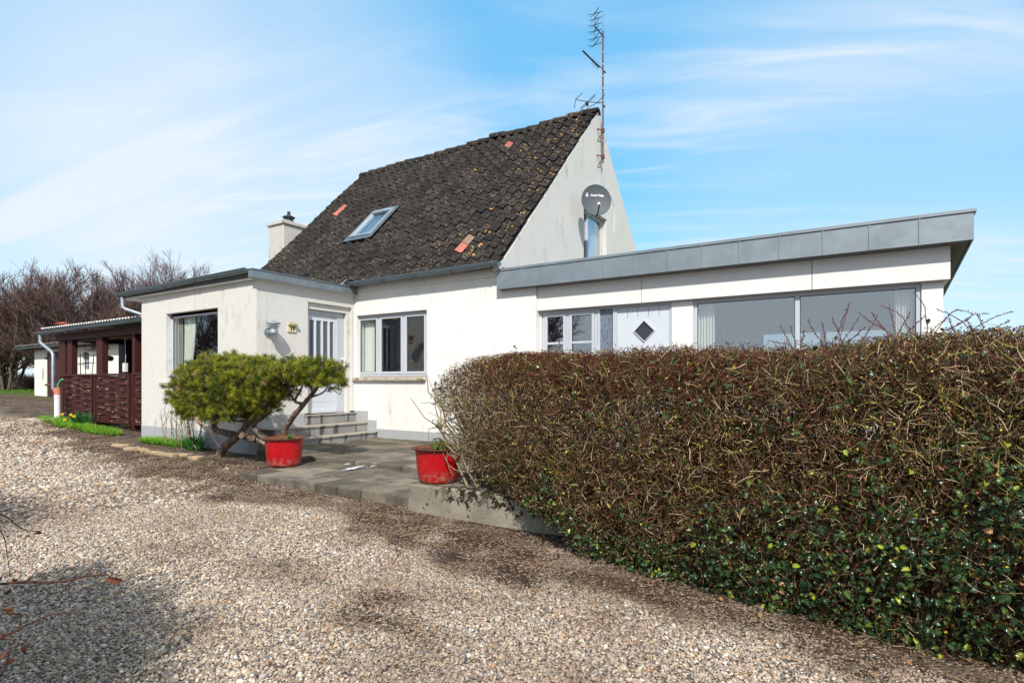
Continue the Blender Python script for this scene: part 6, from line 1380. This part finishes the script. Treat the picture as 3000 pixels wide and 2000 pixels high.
# arch corners
w = MB(); ca, cb2 = (-28.0, -27.36), 2.42
for s_ in (0, 1):
    pts = [(ca[s_], 10.399, 2.61), (-27.68, 10.399, 2.61)]; 
    for k in range(7): q = math.pi / 2 * k / 6; pts.append((-27.68 + (0.32 if s_ else -0.32) * math.sin(q), 10.399, 2.42 + 0.18 * math.cos(q)))
    w.add(pts, [tuple(range(len(pts)))])
w.build('arch_head', M['shedwall'], sh)
w = MB(); w.tube([(-32.1, 10.39, 1.95), (-32.1, 10.37, 1.9), (-32.1, 10.37, 1.45)], 0.012, 6); w.build('handle', M['black'], sh)
corrugated('roof', -34.2, -23.0, 9.97, 14.8, 3.03, 3.80, 0.18, 0.028, 'corr_grey', sh)
w = MB(); w.box(-33.9, -23.2, 10.18, 10.25, 2.80, 2.93); w.build('eaves_board', M['brown'], sh)
half_gutter('gutter', -34.3, -23.1, 10.0, 2.92, 0.07, 2.93, parent=sh, brackets=0)
# white return of the outbuilding seen behind the carport
# ---------------------------------------------------------------- bare trees
BKC = np.array([(0.105, 0.068, 0.062), (0.17, 0.115, 0.085), (0.13, 0.078, 0.090)])
def bare_tree(loc, height, spread, stems, seed, label, density=1.0, tint=(1, 1, 1)):
    r_ = np.random.default_rng(seed); root = empty('bare_tree', loc, label, 'tree', 'bare trees beyond the outbuilding')
    def grow(starts, dirs, lens, r0, K, wob, upb, r_end=0.5):
        n = len(starts); pts = [starts]; d = dirs
        for k in range(K): d = unit(d + r_.normal(0, wob, (n, 3)) + np.array([0, 0, upb])); pts.append(pts[-1] + d * (lens / K)[:, None])
        pts = np.stack(pts, 1); rr = r0[:, None] * np.linspace(1, r_end, K + 1)[None]; return pts, rr
    def kids(pts, rr, n_each, tmin, ang, lf, rf):
        N, K1, _ = pts.shape; n = N * n_each; src = np.repeat(np.arange(N), n_each); t = r_.uniform(tmin, 1.0, n) * (K1 - 1); i = np.minimum(t.astype(int), K1 - 2); f = (t - i)[:, None]
        s0 = pts[src, i] * (1 - f) + pts[src, i + 1] * f; d = unit(pts[src, i + 1] - pts[src, i]); d = unit(d * math.cos(ang) + unit(r_.normal(0, 1, (n, 3))) * math.sin(ang)); rad = rr[src, i] * rf
        L = np.linalg.norm(pts[src, -1] - pts[src, 0], axis=1) * lf * r_.uniform(0.6, 1.2, n) * (1.15 - 0.5 * t / (K1 - 1)); return s0, d, L, rad
    a = r_.uniform(0, 6.283, stems); rb = r_.uniform(0.05, 0.5, stems) * min(1.2, spread * 0.3); st0 = np.stack([np.cos(a) * rb, np.sin(a) * rb, np.full(stems, -0.1)], 1)
    lean = spread / height * r_.uniform(0.2, 1.0, stems); d = unit(np.stack([np.cos(a) * lean, np.sin(a) * lean, np.ones(stems)], 1))
    p0, r0_ = grow(st0, d, height * r_.uniform(0.55, 0.8, stems), height * r_.uniform(0.008, 0.014, stems), 7, 0.09, 0.03, 0.35)
    V, F = tubes_np(p0, r0_, 6); npmesh('trunk', V, F, M['twig'], root, col=np.repeat(np.tile([[0.13, 0.115, 0.085]], (stems, 1)) * np.array(tint), 8 * 6, 0), smooth=True, local=True)
    p1, r1_ = grow(*(lambda q: (q[0], q[1], q[2], q[3]))(kids(p0, r0_, int(11 * density), 0.18, 0.75, 0.50, 0.55)), 5, 0.13, 0.10)
    p2, r2_ = grow(*kids(p1, r1_, 8, 0.2, 0.6, 0.55, 0.6), 4, 0.15, 0.10)
    r2_ = np.maximum(r2_, 0.011); p3, r3_ = grow(*kids(p2, r2_, 8, 0.15, 0.55, 0.75, 0.6), 3, 0.15, 0.10); r3_ = np.maximum(r3_, 0.0075)
    VV = []; FF = []; CC = []; o_ = 0
    for p, r__, n_ in ((p1, np.maximum(r1_, 0.014), 4), (p2, r2_, 3), (p3, r3_, 3)):
        v, f = tubes_np(p, r__, n_); VV.append(v); FF.append(f + o_); o_ += len(v); CC.append(np.repeat(BKC[r_.integers(0, 3, len(p))] * np.array(tint), p.shape[1] * n_, 0))
    npmesh('crown', np.concatenate(VV), np.concatenate(FF), M['twig'], root, col=np.concatenate(CC), local=True)
    return root
def tp(u, k): s, c = math.sin(YAW), math.cos(YAW); r = (u - 1500) / FOC; x, y = (r * c - s) * k, (r * s + c) * k; return (x, y, float(gz(x, y)))
bare_tree(tp(25, 36), 7.9, 3.4, 15, 41, 'bare many stemmed tree at the far left edge of the photo')
bare_tree(tp(185, 37), 9.0, 4.2, 18, 42, 'tallest bare brown tree behind the outbuilding, left of the chimney', 1.15)
bare_tree(tp(300, 41), 9.0, 4.2, 13, 43, 'bare tree behind the carport roof, third from left', 1.0, (1.1, 0.95, .9))
bare_tree(tp(405, 45), 10.8, 4.0, 13, 44, 'greyish bare tree just left of the annex gutter', 1.0, (0.95, .95, 1.05))
bare_tree(tp(478, 49), 11.2, 3.6, 11, 45, 'pale bare tree with its top above the annex gutter', 0.9, (0.95, .95, 1.05))
bare_tree(tp(-110, 40), 7.2, 3.2, 12, 46, 'low bare tree standing outside the left edge', 0.8)
# trees across the drive, mirrored in the annex window
for i, (x, y, h) in enumerate(((-24, -7, 8), (-31, -9, 9), (-38, -6, 8), (-18, -12, 8))):
    src = [o for o in COL.objects if o.name.startswith('bare_tree')][i % 4]
    c = src.copy(); COL.objects.link(c); c.location = (x, y, 0); c.rotation_euler = (0, 0, i * 1.3); c['label'] = 'bare tree across the drive, %s of those mirrored in the annex window' % ['first', 'second', 'third', 'last'][i]; c['group'] = 'bare trees across the drive'
    for chd in src.children: k = chd.copy(); COL.objects.link(k); k.parent = c
# low scrub along the lawn
def scrub(x, y, rx, h, seed, label):
    r_ = np.random.default_rng(seed); root = empty('scrub_bush', (x, y, float(gz(x, y))), label, 'bush', 'low scrub along the lawn'); n = 2600
    a = r_.uniform(0, 6.28, n); q = np.sqrt(r_.uniform(0, 1, n)); P = np.stack([np.cos(a) * q * rx, np.sin(a) * q * 0.8, r_.uniform(0, h * 0.75, n) * np.sqrt(1 - (q * .9) ** 2)], 1)
    d = unit(np.stack([np.cos(a) * .4, np.sin(a) * .4, np.ones(n)], 1) + r_.normal(0, .5, (n, 3))); L = h * r_.uniform(.15, .45, n); pts = [P]
    for k in range(3): d = unit(d + r_.normal(0, .2, (n, 3))); pts.append(pts[-1] + d * (L / 3)[:, None])
    V, F = tubes_np(np.stack(pts, 1), np.tile(np.array([[.014, .011, .008, .005]]), (n, 1)), 3); npmesh('twigs', V, F, M['twig'], root, col=np.repeat(BKC[r_.integers(0, 3, n)], 12, 0), local=True)
for i, (u, k, rx, h) in enumerate(((10, 43, 3.2, 1.5), (-80, 42, 3, 1.8), (70, 41, 1.8, 1.2))): x, y, z = tp(u, k); scrub(x, y, rx, h, 60 + i, ['low dark scrub at the back of the lawn by the left edge', 'scrub bush just outside the left edge', 'small scrub bush at the foot of the tall bare tree'][i])
# lawn blades
r_ = np.random.default_rng(9); n = 5200; x = r_.uniform(-60, -36.5, n); y = r_.uniform(7, 24, n)
blades('lawn', np.stack([x, y, gz(x, y) - 0.01], 1), 3, 0.12, 0.05, (0.10, 0.20, 0.02), (0.18, 0.28, 0.05), 'blade', 'strip of green lawn far left beyond the gravel', 'lawn', kind='stuff', seed=10)
# far land
w = MB(); pts = []
for i in range(90):
    a = R(20 + 200 * i / 89); d_ = 700; pts.append((d_ * math.cos(a), d_ * math.sin(a), 3.0 + 2.5 * math.sin(i * .7) + 2 * math.sin(i * 1.9)))
vs = pts + [(x * 1.5, y * 1.5, -8) for x, y, z in pts] + [(x * .93, y * .93, -8) for x, y, z in pts]
w.add(vs, [(i, i + 1, 91 + i, 90 + i) for i in range(89)] + [(i + 1, i, 180 + i, 181 + i) for i in range(89)], 0, True)
fm = NT('far_woodland', 0.95, 0.05); fm.color(fm.mix(fm.noise(0.05, 5), (0.08, 0.10, 0.12), (0.13, 0.15, 0.15)))
tag(w.build('hills', fm.m), 'low wooded horizon far beyond the lawn', 'hills', kind='structure')
# fallen twigs and leaves on the drive
lt = []; r_ = np.random.default_rng(15); n = 260
x = r_.uniform(-9, 1.5, n); y = hedge_front(x) - np.abs(r_.normal(0, 0.55, n)) + 0.1; y = np.where(x < -4.1, y + 0.1, y); k = in_view(x, y) & (y < 4.4); x, y = x[k], y[k]; n = len(x)
a = r_.uniform(0, 6.28, n); L = r_.uniform(0.03, 0.16, n); z = gz(x, y) + 0.016; P0 = np.stack([x, y, z], 1); dv = np.stack([np.cos(a), np.sin(a), r_.normal(0, .08, n)], 1)
PP = np.stack([P0, P0 + dv * (L / 2)[:, None] + r_.normal(0, .006, (n, 3)), P0 + dv * L[:, None]], 1); V, F = tubes_np(PP, np.full((n, 3), 0.0022), 4)
tag(npmesh('fallen_twigs', V, F, M['twig'], col=np.repeat(np.array([(0.34, 0.24, 0.14)]) * r_.uniform(.4, 1.2, (n, 1)), 12, 0)), 'pale fallen twigs scattered on the earth along the hedge', 'twigs', kind='stuff')
n = 420; x = r_.uniform(-12, 1.5, n); y = np.where(x > -4.1, hedge_front(x), 4.9) - np.abs(r_.normal(0, 0.5, n)) + 0.15; k = in_view(x, y); P0 = np.stack([x, y, gz(x, y) + 0.012], 1)[k]; n = len(P0)
o = holly('fallen_leaves', P0, np.tile([[0, 0, 1.0]], (n, 1)), r_, 0.03, np.array([(0.16, 0.085, 0.04)]) * r_.uniform(.4, 1.8, (n, 1)), None, spiny=False, mat='budleaf'); tag(o, 'dry brown leaf litter along the edges of the drive', 'leaf litter', kind='stuff')
